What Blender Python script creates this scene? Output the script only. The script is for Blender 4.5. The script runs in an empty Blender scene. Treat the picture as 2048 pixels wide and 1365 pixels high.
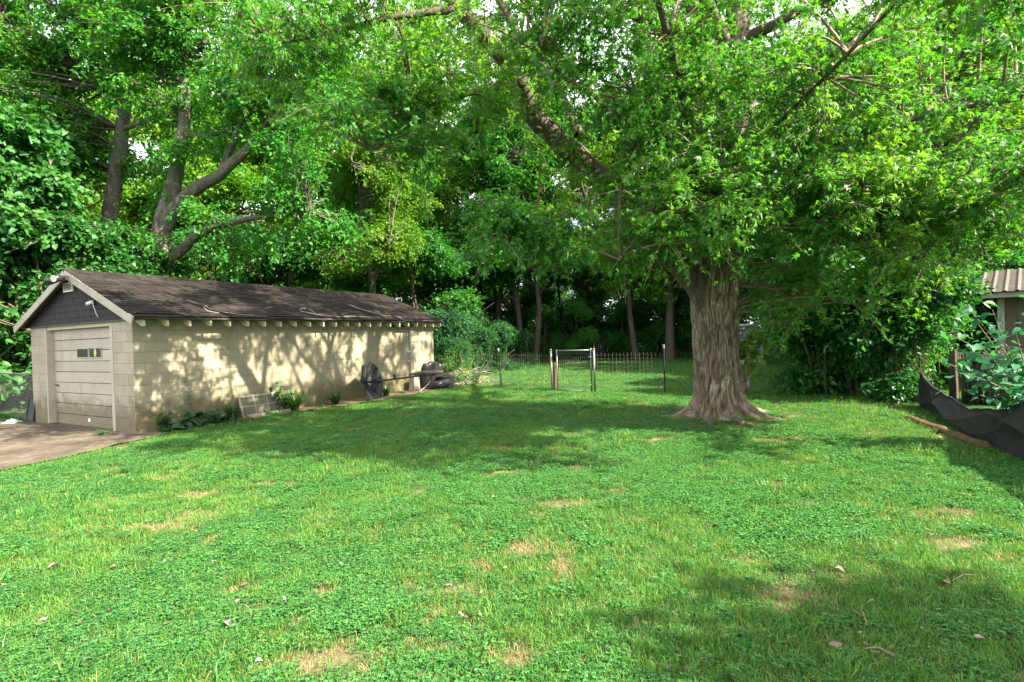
import bpy, bmesh, math, random
import numpy as np
from mathutils import Matrix, Vector

# ------------------------------------------------------------------ camera
scene = bpy.context.scene
COL = scene.collection
PITCH, ROLL, CAMZ, FPX = math.radians(0.49), math.radians(-1.8), 1.6, 1025.0
CAM_M = (Matrix.Translation((0, 0, CAMZ)) @ Matrix.Rotation(math.pi / 2 - PITCH, 4, 'X') @ Matrix.Rotation(ROLL, 4, 'Z'))
cam_data = bpy.data.cameras.new('camera')
cam = bpy.data.objects.new('camera', cam_data)
COL.objects.link(cam)
cam.matrix_world = CAM_M
cam_data.sensor_width = 36.0
cam_data.lens = 36.0 * FPX / 2048.0
cam_data.clip_start, cam_data.clip_end = 0.05, 2000.0
scene.camera = cam

# ------------------------------------------------------------------ sky, sun, exposure
SUN_AZ = Vector((0.89, -0.456)).normalized()
SUN_EL = math.radians(41.0)
SUN_DIR = Vector((SUN_AZ.x * math.cos(SUN_EL), SUN_AZ.y * math.cos(SUN_EL), math.sin(SUN_EL)))
world = bpy.data.worlds.new('World')
scene.world = world
world.use_nodes = True
wn, wl = world.node_tree.nodes, world.node_tree.links
wn.clear()
w_out = wn.new('ShaderNodeOutputWorld')
w_bg = wn.new('ShaderNodeBackground')
w_sky = wn.new('ShaderNodeTexSky')
w_sky.sky_type = 'NISHITA'
w_sky.sun_disc = False
w_sky.sun_elevation = SUN_EL
w_sky.sun_rotation = math.atan2(SUN_AZ.x, SUN_AZ.y)
w_tc = wn.new('ShaderNodeTexCoord')
w_noise = wn.new('ShaderNodeTexNoise')
w_noise.inputs['Scale'].default_value = 2.2
w_noise.inputs['Detail'].default_value = 6.0
w_noise.inputs['Roughness'].default_value = 0.55
w_ramp = wn.new('ShaderNodeValToRGB')
w_ramp.color_ramp.elements[0].position = 0.36
w_ramp.color_ramp.elements[1].position = 0.50
w_mix = wn.new('ShaderNodeMixRGB')
w_mix.inputs['Color2'].default_value = (9.0, 9.1, 9.9, 1)
wl.new(w_tc.outputs['Generated'], w_noise.inputs['Vector'])
wl.new(w_noise.outputs['Fac'], w_ramp.inputs['Fac'])
wl.new(w_ramp.outputs['Color'], w_mix.inputs['Fac'])
wl.new(w_sky.outputs['Color'], w_mix.inputs['Color1'])
wl.new(w_mix.outputs['Color'], w_bg.inputs['Color'])
w_bg.inputs['Strength'].default_value = 0.07
wl.new(w_bg.outputs['Background'], w_out.inputs['Surface'])

sun_data = bpy.data.lights.new('sun', 'SUN')
sun_data.energy = 5.0
sun_data.angle = math.radians(0.53)
sun_data.color = (1.0, 0.92, 0.78)
sun = bpy.data.objects.new('sun', sun_data)
COL.objects.link(sun)
sun.rotation_euler = SUN_DIR.to_track_quat('Z', 'Y').to_euler()

vs = scene.view_settings
vs.view_transform, vs.look, vs.gamma, vs.use_curve_mapping = 'Standard', 'None', 1.0, False
vs.exposure = 2.28
cy = scene.cycles
cy.max_bounces, cy.diffuse_bounces, cy.glossy_bounces, cy.transmission_bounces, cy.transparent_max_bounces = 5, 3, 2, 3, 4
cy.use_denoising = True
cy.caustics_reflective = cy.caustics_refractive = False
cy.sample_clamp_indirect = 6.0

# ------------------------------------------------------------------ helpers
def ray(px, py):
    return CAM_M.to_3x3() @ Vector(((px - 1024) / FPX, -(py - 682.5) / FPX, -1))
def at(px, py, Y):
    v = ray(px, py); v = v * (Y / v.y)
    return np.array((v.x, v.y, v.z + CAMZ))
def gnd(px, py, z=0.0):
    v = ray(px, py); t = (z - CAMZ) / v.z
    return np.array((v.x * t, v.y * t, z))
def pix(p):
    q = CAM_M.inverted() @ Vector(p)
    return 1024 + FPX * q.x / -q.z, 682.5 - FPX * q.y / -q.z

RNG = np.random.default_rng(7)
random.seed(7)

def _lattice(seed, n=64):
    return np.random.default_rng(seed).random((n, n))
_LAT = [_lattice(s) for s in range(8)]
def noise2(x, y, scale, seed=0):
    L = _LAT[seed]; n = L.shape[0]
    u, v = np.asarray(x) * scale, np.asarray(y) * scale
    iu, iv = np.floor(u).astype(int), np.floor(v).astype(int)
    fu, fv = u - iu, v - iv
    fu, fv = fu * fu * (3 - 2 * fu), fv * fv * (3 - 2 * fv)
    a, b = L[iu % n, iv % n], L[(iu + 1) % n, iv % n]
    c, d = L[iu % n, (iv + 1) % n], L[(iu + 1) % n, (iv + 1) % n]
    return (a * (1 - fu) + b * fu) * (1 - fv) + (c * (1 - fu) + d * fu) * fv
def fbm(x, y, scale, seed=0):
    return (noise2(x, y, scale, seed) * .5 + noise2(x, y, scale * 2.1, seed + 1) * .3 + noise2(x, y, scale * 4.7, seed + 2) * .2)

def link(name, me, parent=None, mat=None, loc=None, rot=None):
    o = bpy.data.objects.new(name, me)
    COL.objects.link(o)
    if mat is not None and me is not None and len(me.materials) == 0:
        me.materials.append(mat)
    if parent is not None: o.parent = parent
    if loc is not None: o.location = loc
    if rot is not None: o.rotation_euler = rot
    return o
def tag(o, label=None, cat=None, group=None, kind=None):
    if label: o['label'] = label
    if cat: o['category'] = cat
    if group: o['group'] = group
    if kind: o['kind'] = kind
    return o
def empty(name, loc=(0, 0, 0), rz=0.0):
    o = bpy.data.objects.new(name, None)
    o.empty_display_size = .2
    COL.objects.link(o)
    o.location = loc
    o.rotation_euler = (0, 0, rz)
    return o
def thing(name, label, cat, loc=(0, 0, 0), rz=0.0, group=None):
    return tag(empty(name, loc, rz), label, cat, group)
def copy_tree(o, parent=None):
    c = o.copy(); COL.objects.link(c); c.parent = parent
    for ch in list(o.children): copy_tree(ch, c)
    return c

class MB:
    """collects vertices and faces for one mesh"""
    def __init__(s): s.v, s.f = [], []
    def add(s, verts, faces):
        b = len(s.v)
        s.v.extend([tuple(map(float, p)) for p in verts]); s.f.extend([tuple(b + i for i in f) for f in faces]); return s
    def box(s, lo, hi):
        (x0, y0, z0), (x1, y1, z1) = lo, hi
        return s.add([(x0,y0,z0),(x1,y0,z0),(x1,y1,z0),(x0,y1,z0),(x0,y0,z1),(x1,y0,z1),(x1,y1,z1),(x0,y1,z1)],
                     [(0,3,2,1),(4,5,6,7),(0,1,5,4),(1,2,6,5),(2,3,7,6),(3,0,4,7)])
    def cbox(s, lo, hi, c):
        """box with chamfered edges (44 triangles)"""
        lo, hi = np.array(lo, float), np.array(hi, float)
        bm = bmesh.new(); bmesh.ops.create_cube(bm, size=1.0)
        for v in bm.verts:
            v.co = Vector((lo + hi) / 2 + np.array(v.co) * (hi - lo))
        bmesh.ops.bevel(bm, geom=bm.edges[:], offset=c, segments=1, affect='EDGES', profile=.5)
        bm.verts.index_update()
        s.add([tuple(v.co) for v in bm.verts], [[v.index for v in f.verts] for f in bm.faces]); bm.free(); return s
    def tube(s, pts, rad, n=8, cap=True):
        v, f = tube_arrays(np.array(pts, float), np.broadcast_to(np.array(rad, float), (len(pts),)), n, cap)
        return s.add(v, f)
    def bar(s, a, b, w, h, up=(0, 0, 1)):
        a, b = np.array(a, float), np.array(b, float)
        d = (b - a) / np.linalg.norm(b - a); x = np.cross(d, up); x /= np.linalg.norm(x); u = np.cross(x, d)
        vs_ = [p + x * sx * w / 2 + u * sz * h / 2 for p in (a, b) for sx, sz in ((-1,-1),(1,-1),(1,1),(-1,1))]
        return s.add(vs_, [(0,1,2,3),(7,6,5,4),(0,4,5,1),(1,5,6,2),(2,6,7,3),(3,7,4,0)])
    def mesh(s, name, mat=None, smooth=False):
        me = bpy.data.meshes.new(name); me.from_pydata(s.v, [], s.f); me.update()
        bm = bmesh.new(); bm.from_mesh(me); bmesh.ops.recalc_face_normals(bm, faces=bm.faces); bm.to_mesh(me); bm.free()
        if mat: me.materials.append(mat)
        if smooth: me.polygons.foreach_set('use_smooth', [True] * len(me.polygons))
        return me
    def build(s, name, mat, parent=None, smooth=False, loc=None, rot=None):
        return link(name, s.mesh(name, mat, smooth), parent, None, loc, rot)

def tube_arrays(pts, rad, n=6, cap=True):
    k = len(pts)
    t = np.gradient(pts, axis=0); t /= np.linalg.norm(t, axis=1, keepdims=True) + 1e-9
    ref = np.array((0, 0, 1.0)) if abs(t[:, 2].mean()) < .8 else np.array((1.0, 0.13, 0))
    a = np.cross(t, ref); a /= np.linalg.norm(a, axis=1, keepdims=True) + 1e-9
    b = np.cross(t, a)
    th = np.arange(n) * 2 * math.pi / n
    v = pts[:, None, :] + rad[:, None, None] * (np.cos(th)[None, :, None] * a[:, None, :] + np.sin(th)[None, :, None] * b[:, None, :])
    v = v.reshape(-1, 3)
    f = []
    for i in range(k - 1):
        for j in range(n):
            j2 = (j + 1) % n
            f.append((i * n + j, i * n + j2, (i + 1) * n + j2, (i + 1) * n + j))
    if cap:
        f.append(tuple(range(n - 1, -1, -1))); f.append(tuple((k - 1) * n + j for j in range(n)))
    return v, f

def mesh_np(name, verts, faces_flat, starts, totals, mat=None, var=None, smooth=False):
    me = bpy.data.meshes.new(name)
    me.vertices.add(len(verts)); me.vertices.foreach_set('co', np.ascontiguousarray(verts, dtype=np.float32).ravel())
    me.loops.add(len(faces_flat)); me.loops.foreach_set('vertex_index', np.asarray(faces_flat, dtype=np.int32))
    me.polygons.add(len(starts)); me.polygons.foreach_set('loop_start', np.asarray(starts, dtype=np.int32))
    try: me.polygons.foreach_set('loop_total', np.asarray(totals, dtype=np.int32))
    except Exception: pass
    if smooth: me.polygons.foreach_set('use_smooth', np.ones(len(starts), dtype=bool))
    if var is not None:
        a = me.attributes.new('var', 'FLOAT', 'FACE'); a.data.foreach_set('value', np.asarray(var, dtype=np.float32))
    me.update(calc_edges=True)
    if mat: me.materials.append(mat)
    return me

def many_tubes(name, paths, mat, n=5):
    """paths: list of (pts, rad); sides n may be given per path as third item"""
    V, F, S, T, base, pos = [], [], [], [], 0, 0
    cache = {}
    for p in paths:
        pts, rad = np.asarray(p[0], float), np.asarray(p[1], float)
        m = p[2] if len(p) > 2 else n
        k = len(pts)
        t = np.gradient(pts, axis=0); t /= np.linalg.norm(t, axis=1, keepdims=True) + 1e-9
        ref = np.array((0.21, 0.37, 0.9)) if abs(t[:, 2].mean()) < .75 else np.array((1.0, 0.13, 0))
        a = np.cross(t, ref); a /= np.linalg.norm(a, axis=1, keepdims=True) + 1e-9
        b = np.cross(t, a)
        th = np.arange(m) * 2 * math.pi / m
        v = (pts[:, None, :] + rad[:, None, None] * (np.cos(th)[None, :, None] * a[:, None, :] + np.sin(th)[None, :, None] * b[:, None, :])).reshape(-1, 3)
        if (k, m) not in cache:
            i, j = np.meshgrid(np.arange(k - 1), np.arange(m), indexing='ij')
            j2 = (j + 1) % m
            cache[(k, m)] = np.stack([i * m + j, i * m + j2, (i + 1) * m + j2, (i + 1) * m + j], -1).reshape(-1)
        F.append(cache[(k, m)] + base); V.append(v); base += len(v)
    flat = np.concatenate(F); nq = len(flat) // 4
    return mesh_np(name, np.concatenate(V), flat, np.arange(nq) * 4, np.full(nq, 4), mat, smooth=True)

# leaf templates: x across, y along the midrib, z off the blade
LEAF = {
    'oval': (np.array([(0,0,0),(.30,.42,.07),(0,1,-.04),(-.30,.42,.07)]), [(0,1,2),(0,2,3)]),
    'lance': (np.array([(0,0,0),(.17,.38,.05),(0,1,-.08),(-.17,.38,.05)]), [(0,1,2),(0,2,3)]),
    'broad': (np.array([(0,0,0),(.34,.22,.08),(.36,.55,.06),(0,1,-.06),(-.36,.55,.06),(-.34,.22,.08),(0,.5,-.01)]),
              [(0,1,2,6),(6,2,3),(6,3,4),(0,6,4,5)]),
    'heart': (np.array([(0,0,0),(.26,-.12,.05),(.50,.18,.09),(.36,.62,.04),(0,1,-.10),(-.36,.62,.04),(-.50,.18,.09),(-.26,-.12,.05),(0,.5,-.02)]),
              [(0,1,2,8),(8,2,3),(8,3,4),(8,4,5),(8,5,6),(0,8,6,7)]),
    'maple': (np.array([(0,0,0),(.36,.14,-.08),(.12,.34,.04),(.40,.78,-.10),(.10,.56,.05),(0,1.10,-.16),(-.10,.56,.05),(-.40,.78,-.10),(-.12,.34,.04),(-.36,.14,-.08),(0,.34,0)]),
              [(0,1,2,10),(10,2,3,4),(10,4,5,6),(10,6,7,8),(0,10,8,9)]),
}
def leaves_mesh(name, kind, P, axis, normal, size, mat, var, width=1.0):
    tv, tf = LEAF[kind]
    tv = tv * np.array((width, 1, 1))
    axis = axis / (np.linalg.norm(axis, axis=1, keepdims=True) + 1e-9)
    side = np.cross(axis, normal); side /= np.linalg.norm(side, axis=1, keepdims=True) + 1e-9
    nrm = np.cross(side, axis)
    N, k = len(P), len(tv)
    r_ = np.random.default_rng(N)
    fold, curl_, wid = r_.uniform(-.6, 2.6, N)[:, None, None], r_.uniform(-.1, .42, N)[:, None, None], r_.uniform(.75, 1.15, N)[:, None, None]
    tz = tv[None, :, 2:3] * fold - curl_ * tv[None, :, 1:2] ** 2
    V = (P[:, None, :] + size[:, None, None] * (tv[None, :, 0:1] * wid * side[:, None, :] + tv[None, :, 1:2] * axis[:, None, :] + tz * nrm[:, None, :])).reshape(-1, 3)
    flat = np.concatenate([np.array(f) for f in tf]); tot = np.array([len(f) for f in tf])
    st = np.concatenate([[0], np.cumsum(tot)[:-1]])
    F = (flat[None, :] + (np.arange(N) * k)[:, None]).ravel()
    S = (st[None, :] + (np.arange(N) * len(flat))[:, None]).ravel()
    return mesh_np(name, V, F, S, np.tile(tot, N), mat, np.repeat(var, len(tf)))

def unit(v): return v / (np.linalg.norm(v, axis=-1, keepdims=True) + 1e-9)

# ------------------------------------------------------------------ materials
def nodes(name):
    m = bpy.data.materials.new(name); m.use_nodes = True
    nt = m.node_tree; b = nt.nodes['Principled BSDF']
    return m, nt, b
def N(nt, typ, **kw):
    n = nt.nodes.new(typ)
    for k, v in kw.items():
        if k.startswith('_'): setattr(n, k[1:], v)
        else: n.inputs[k.replace('__', ' ')].default_value = v
    return n
def ramp(nt, fac, stops, interp='LINEAR'):
    r = nt.nodes.new('ShaderNodeValToRGB'); cr = r.color_ramp; cr.interpolation = interp
    while len(cr.elements) < len(stops): cr.elements.new(.5)
    for e, (p, c) in zip(cr.elements, stops):
        e.position = p; e.color = (*c, 1) if len(c) == 3 else c
    nt.links.new(fac, r.inputs['Fac']); return r.outputs['Color']
def mixc(nt, fac, a, b, mode='MIX'):
    n = nt.nodes.new('ShaderNodeMixRGB'); n.blend_type = mode
    for s, v in (('Fac', fac), ('Color1', a), ('Color2', b)):
        if hasattr(v, 'is_linked') or hasattr(v, 'links'): nt.links.new(v, n.inputs[s])
        else: n.inputs[s].default_value = v if isinstance(v, float) else (*v, 1)
    return n.outputs['Color']
def noise_fac(nt, coord, scale, detail=4, rough=.6, stretch=None, dist=0.0):
    n = N(nt, 'ShaderNodeTexNoise', Scale=scale, Detail=detail, Roughness=rough, Distortion=dist)
    if stretch:
        mp = nt.nodes.new('ShaderNodeMapping'); mp.inputs['Scale'].default_value = stretch
        nt.links.new(coord, mp.inputs['Vector']); coord = mp.outputs['Vector']
    nt.links.new(coord, n.inputs['Vector']); return n.outputs['Fac']
def bump(nt, b, h, strength=.3, dist=.01):
    n = N(nt, 'ShaderNodeBump', Strength=strength, Distance=dist)
    nt.links.new(h, n.inputs['Height']); nt.links.new(n.outputs['Normal'], b.inputs['Normal'])
def wpos(nt): return nt.nodes.new('ShaderNodeNewGeometry').outputs['Position']
def opos(nt): return nt.nodes.new('ShaderNodeTexCoord').outputs['Object']

def leaf_mat(name, stops, trans=.42, rough=.42, tcol=(1.5, 1.6, .5)):
    m, nt, b = nodes(name)
    at_ = nt.nodes.new('ShaderNodeAttribute'); at_.attribute_name = 'var'
    oi = nt.nodes.new('ShaderNodeObjectInfo')
    col = ramp(nt, at_.outputs['Fac'], stops)
    hs = N(nt, 'ShaderNodeHueSaturation')
    mr = N(nt, 'ShaderNodeMapRange'); mr.inputs['To Min'].default_value = .8; mr.inputs['To Max'].default_value = 1.2
    nt.links.new(oi.outputs['Random'], mr.inputs['Value']); nt.links.new(mr.outputs['Result'], hs.inputs['Value'])
    nt.links.new(col, hs.inputs['Color']); col = hs.outputs['Color']
    nt.links.new(col, b.inputs['Base Color'])
    b.inputs['Roughness'].default_value = rough
    b.inputs['Specular IOR Level'].default_value = .38
    t = nt.nodes.new('ShaderNodeBsdfTranslucent')
    nt.links.new(mixc(nt, 1.0, col, tcol, 'MULTIPLY'), t.inputs['Color'])
    mx = nt.nodes.new('ShaderNodeMixShader'); mx.inputs['Fac'].default_value = trans
    nt.links.new(b.outputs['BSDF'], mx.inputs[1]); nt.links.new(t.outputs['BSDF'], mx.inputs[2])
    nt.links.new(mx.outputs['Shader'], nt.nodes['Material Output'].inputs['Surface'])
    return m
def plain(name, col, rough=.6, metal=0.0, var=.15, scale=6.0, bmp=0.0, coord='object'):
    m, nt, b = nodes(name)
    c = opos(nt) if coord == 'object' else wpos(nt)
    f = noise_fac(nt, c, scale, 5, .65)
    lo, hi = [x * (1 - var) for x in col], [min(1, x * (1 + var)) for x in col]
    nt.links.new(ramp(nt, f, [(.3, lo), (.7, hi)]), b.inputs['Base Color'])
    b.inputs['Roughness'].default_value = rough; b.inputs['Metallic'].default_value = metal
    if bmp: bump(nt, b, f, bmp, .01)
    return m

M = {}
M['maple_leaf'] = leaf_mat('maple_leaf', [(0, (.022, .110, .022)), (.45, (.050, .185, .026)), (.8, (.125, .265, .028)), (.97, (.20, .31, .035)), (1, (.36, .28, .05))], .45, .48)
M['forest_leaf'] = leaf_mat('forest_leaf', [(0, (.016, .110, .020)), (.5, (.040, .185, .022)), (1, (.120, .275, .024))], .45, .5)
M['yellow_leaf'] = leaf_mat('yellow_leaf', [(0, (.05, .17, .02)), (.5, (.115, .265, .022)), (1, (.24, .34, .03))], .5, .5)
M['vine_leaf'] = leaf_mat('vine_leaf', [(0, (.022, .095, .022)), (.5, (.042, .155, .032)), (1, (.085, .225, .040))], .42, .48, (1.1, 1.35, .6))
M['shrub_leaf'] = leaf_mat('shrub_leaf', [(0, (.014, .095, .024)), (.5, (.034, .155, .028)), (.9, (.08, .22, .03)), (1, (.17, .27, .03))], .40, .4)
M['sapling_leaf'] = leaf_mat('sapling_leaf', [(0, (.020, .105, .050)), (.6, (.035, .155, .070)), (1, (.07, .22, .06))], .36, .55, (1.0, 1.3, .6))
M['sumac_leaf_shaded'] = leaf_mat('sumac_leaf_shaded', [(0, (.010, .060, .018)), (.5, (.022, .100, .024)), (1, (.055, .160, .028))], .35, .55)  # leaf colour darkened to stand in for deep shade behind the garage
M['hosta_leaf'] = leaf_mat('hosta_leaf', [(0, (.018, .055, .022)), (.7, (.035, .09, .035)), (1, (.09, .13, .05))], .25, .4)
M['strap_leaf'] = leaf_mat('strap_leaf', [(0, (.02, .075, .018)), (.7, (.045, .125, .025)), (1, (.10, .17, .04))], .3, .35)
M['grass'] = leaf_mat('grass', [(0, (0.0326, 0.1417, 0.023)), (0.5, (0.0743, 0.219, 0.0312)), (0.85, (0.154, 0.2834, 0.041)), (1, (0.3624, 0.3092, 0.0984))], .38, .5, (1.3, 1.35, .5))
M['clover'] = leaf_mat('clover', [(0, (0.0213, 0.1148, 0.0279)), (0.5, (0.0508, 0.1804, 0.0394)), (1, (0.1025, 0.246, 0.0533))], .38, .45, (1.2, 1.3, .5))
M['straw'] = leaf_mat('straw', [(0, (0.246, 0.1804, 0.0738)), (0.6, (0.3444, 0.2706, 0.123)), (1, (0.164, 0.2132, 0.0492))], .25, .7, (1, 1, .8))

def bark_mat(name, dark, light, lichen=None, scale=1.0, strength=.8):
    m, nt, b = nodes(name)
    c = opos(nt)
    f1 = noise_fac(nt, c, 7 * scale, 6, .7, (1, 1, .16), .4)
    f2 = noise_fac(nt, c, 26 * scale, 4, .7, (1, 1, .3))
    f = mixc(nt, .35, f1, f2)
    col = ramp(nt, f, [(.34, dark), (.50, [(a + q) / 2 for a, q in zip(dark, light)]), (.64, light)])
    if lichen:
        lf = noise_fac(nt, c, 3.2, 6, .72)
        lm = ramp(nt, lf, [(.56, (0, 0, 0)), (.63, (1, 1, 1))])
        col = mixc(nt, mixc(nt, 1.0, lm, ramp(nt, f, [(.40, (0, 0, 0)), (.56, (.8, .8, .8))]), 'MULTIPLY'), col, lichen)
    nt.links.new(col, b.inputs['Base Color'])
    b.inputs['Roughness'].default_value = .9
    b.inputs['Specular IOR Level'].default_value = .2
    bump(nt, b, f, strength, .03)
    return m
M['maple_bark'] = bark_mat('maple_bark', (.038, .029, .019), (.31, .25, .175), (.38, .40, .31), 1.4, 1.0)
M['limb_bark'] = bark_mat('limb_bark', (.030, .022, .016), (.17, .13, .10), (.30, .33, .26), 1.6, .5)
M['grey_bark'] = bark_mat('grey_bark', (.050, .042, .032), (.19, .165, .13), (.26, .26, .22), 1.2, .5)
M['dark_bark'] = bark_mat('dark_bark', (.030, .024, .018), (.12, .095, .072), None, 1.4, .4)
M['twig'] = plain('twig', (.17, .12, .08), .85, var=.35, scale=8)

# ------------------------------------------------------------------ the garage's frame of reference
G0 = gnd(272, 872)
GA = math.radians(28.8)
GROT = math.pi / 2 - GA
GL, GW = np.array((math.sin(GA), math.cos(GA), 0)), np.array((-math.cos(GA), math.sin(GA), 0))
GLEN, GWID, GTOP = 8.94, 4.37, 2.135
def gl(u, w, z=0.0): return G0 + GL * u + GW * w + np.array((0, 0, z))   # garage frame -> world
def to_g(x, y):
    dx, dy = x - G0[0], y - G0[1]
    return dx * GL[0] + dy * GL[1], dx * GW[0] + dy * GW[1]

# ------------------------------------------------------------------ ground
MAPLE = gnd(1438, 832)
BARE = [(310, 1056, .42, .13), (380, 1035, .3, .12), (1050, 1088, .22, .22), (1020, 1120, .15, .1), (1480, 1130, .16, .07), (1625, 1222, .17, .08),
        (740, 1288, .26, .09), (865, 1305, .16, .06), (1000, 948, .35, .12), (1735, 1032, .22, .10), (1680, 1158, .2, .08), (1590, 1010, .2, .1),
        (540, 970, .3, .1), (410, 990, .3, .1), (470, 1185, .2, .07), (1120, 940, .4, .2), (1130, 1010, .3, .15), (930, 1190, .3, .05), (1560, 880, .5, .3), (1300, 880, .4, .2),
        (1600, 835, .6, .35), (1480, 850, .8, .35), (1150, 870, .4, .2), (720, 860, .3, .2), (1150, 795, .5, .15), (1260, 810, .5, .2), (640, 1240, .25, .07), (1900, 1090, .25, .1)]
BARE_W = [(gnd(px, py), a, b) for px, py, a, b in BARE]
def bareness(x, y):
    n = fbm(x, y, 1.9, 0)
    m = np.zeros_like(x)
    for c, a, b in BARE_W:
        d = ((x - c[0]) / (a * .8)) ** 2 + ((y - c[1]) / (b * .8)) ** 2
        m = np.maximum(m, np.exp(-d * .8) * 1.05)
    m = m * np.clip((fbm(x, y, 5.5, 3) - .30) * 3.4, 0, 1.15) * (.5 + .9 * noise2(x, y, 17, 5))
    m = np.maximum(m, np.clip((n - .66) * 3.2, 0, .55))
    return np.clip(m, 0, 1)
def height(x, y):
    return (fbm(x, y, .35, 4) - .5) * .05 + (fbm(x, y, 2.2, 2) - .5) * .018

def axis_coords(lo, hi, step, far):
    f = np.arange(lo, hi + step, step)
    k = np.array([1, 3, 7, 15, 30, 60, 120, 250, 500.0]); k = k[k < far]
    return np.concatenate([lo - k[::-1], f, hi + k])
gx, gy = axis_coords(-13, 11, .14, 900), axis_coords(0, 34, .14, 900)
X, Y = np.meshgrid(gx, gy, indexing='xy')
Z = height(X, Y) * ((np.abs(X) < 40) & (Y < 60) & (Y > -20))
nx, ny = len(gx), len(gy)
ii, jj = np.meshgrid(np.arange(nx - 1), np.arange(ny - 1), indexing='xy')
q = np.stack([jj * nx + ii, jj * nx + ii + 1, (jj + 1) * nx + ii + 1, (jj + 1) * nx + ii], -1).reshape(-1)
lawn_me = mesh_np('lawn', np.stack([X, Y, Z], -1).reshape(-1, 3), q, np.arange(len(q) // 4) * 4, np.full(len(q) // 4, 4), smooth=True)
a_ = lawn_me.attributes.new('bare', 'FLOAT', 'POINT')
a_.data.foreach_set('value', bareness(X.ravel(), Y.ravel()).astype(np.float32))
m, nt, b = nodes('lawn_soil')
ba = nt.nodes.new('ShaderNodeAttribute'); ba.attribute_name = 'bare'
wp = wpos(nt)
turf = ramp(nt, noise_fac(nt, wp, 9, 6, .7), [(.3, (.012, .034, .010)), (.5, (.024, .060, .015)), (.68, (.050, .075, .026))])
soil = ramp(nt, noise_fac(nt, wp, 22, 6, .75), [(.3, (.10, .068, .038)), (.55, (.23, .165, .095)), (.75, (.33, .255, .15))])
nt.links.new(mixc(nt, ramp(nt, ba.outputs['Fac'], [(.15, (0, 0, 0)), (.75, (1, 1, 1))]), turf, soil), b.inputs['Base Color'])
b.inputs['Roughness'].default_value = .95; b.inputs['Specular IOR Level'].default_value = .1
bump(nt, b, noise_fac(nt, wp, 40, 5, .7), .6, .02)
M['soil'] = m
lawn = link('lawn', lawn_me, None, M['soil']); tag(lawn, 'wide backyard lawn with worn tan patches', None, kind='structure')

def sheet(name, poly, mat, z0, kind='structure', label=None, rough=.05):
    """a flat irregular sheet from a world polygon, its edge broken up"""
    pts = []
    for i in range(len(poly)):
        p, q_ = np.array(poly[i], float), np.array(poly[(i + 1) % len(poly)], float)
        n = max(1, int(np.linalg.norm(q_ - p) / .12))
        for k in range(n):
            r = p + (q_ - p) * k / n
            pts.append((r[0] + random.uniform(-rough, rough), r[1] + random.uniform(-rough, rough)))
    bm = bmesh.new()
    f = bm.faces.new([bm.verts.new((x, y, 0)) for x, y in pts])
    bmesh.ops.triangulate(bm, faces=[f])
    for _ in range(2):
        bmesh.ops.subdivide_edges(bm, edges=[e for e in bm.edges if e.calc_length() > .3], cuts=1)
        bmesh.ops.triangulate(bm, faces=bm.faces[:])
    for v in bm.verts:
        v.co.z = z0 + .9 * float(height(np.array(v.co.x), np.array(v.co.y)))
    bmesh.ops.recalc_face_normals(bm, faces=bm.faces)
    me = bpy.data.meshes.new(name); bm.to_mesh(me); bm.free()
    if me.polygons[0].normal.z < 0: me.flip_normals()
    o = link(name, me, None, mat); tag(o, label, None, kind=kind)
    return o
def earth(name, c0, c1, c2, s=3.0, rough=.9):
    m, nt, b = nodes(name)
    wp = wpos(nt)
    f = mixc(nt, .45, noise_fac(nt, wp, s, 6, .65), noise_fac(nt, wp, s * 7, 5, .75))
    nt.links.new(ramp(nt, f, [(.34, c0), (.5, c1), (.64, c2)]), b.inputs['Base Color'])
    b.inputs['Roughness'].default_value = rough; b.inputs['Specular IOR Level'].default_value = .25
    bump(nt, b, noise_fac(nt, wp, 45, 5, .7), .5, .012)
    return m
M['drive'] = earth('drive', (.030, .023, .015), (.080, .062, .041), (.15, .122, .086), 1.6)
M['dirt'] = earth('dirt', (.08, .055, .032), (.19, .13, .075), (.30, .22, .13), 4.0)
DRIVE = [tuple(gnd(*p)[:2]) for p in ((-260, 1040), (0, 945), (120, 922), (240, 893), (330, 872))] + \
        [tuple(gl(.02, .02)[:2]), tuple(gl(.16, .9)[:2]), tuple(gl(.16, 3.5)[:2]), tuple(gl(.02, 4.3)[:2]), tuple(gl(-.1, 6)[:2]), tuple(gl(-2.2, 8)[:2])]
sheet('driveway', DRIVE, M['drive'], .035, label='worn brown concrete driveway in front of the garage door')
STRIP = [tuple(gl(u, w)[:2]) for u, w in ((.0, -.02), (-.25, -.42), (1.2, -.52), (3, -.62), (5, -.75), (7.2, -1.0), (9.0, -.9), (9.6, -.1), (8.95, .05), (5, .05))]
sheet('dirt_path', STRIP, M['dirt'], .03, label='bare dirt strip along the foot of the garage wall')

def in_poly(x, y, poly):
    inside = np.zeros(x.shape, bool); n = len(poly)
    for i in range(n):
        (x0, y0), (x1, y1) = poly[i], poly[(i + 1) % n]
        c = ((y0 > y) != (y1 > y)) & (x < (x1 - x0) * (y - y0) / (y1 - y0 + 1e-12) + x0)
        inside ^= c
    return inside

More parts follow.
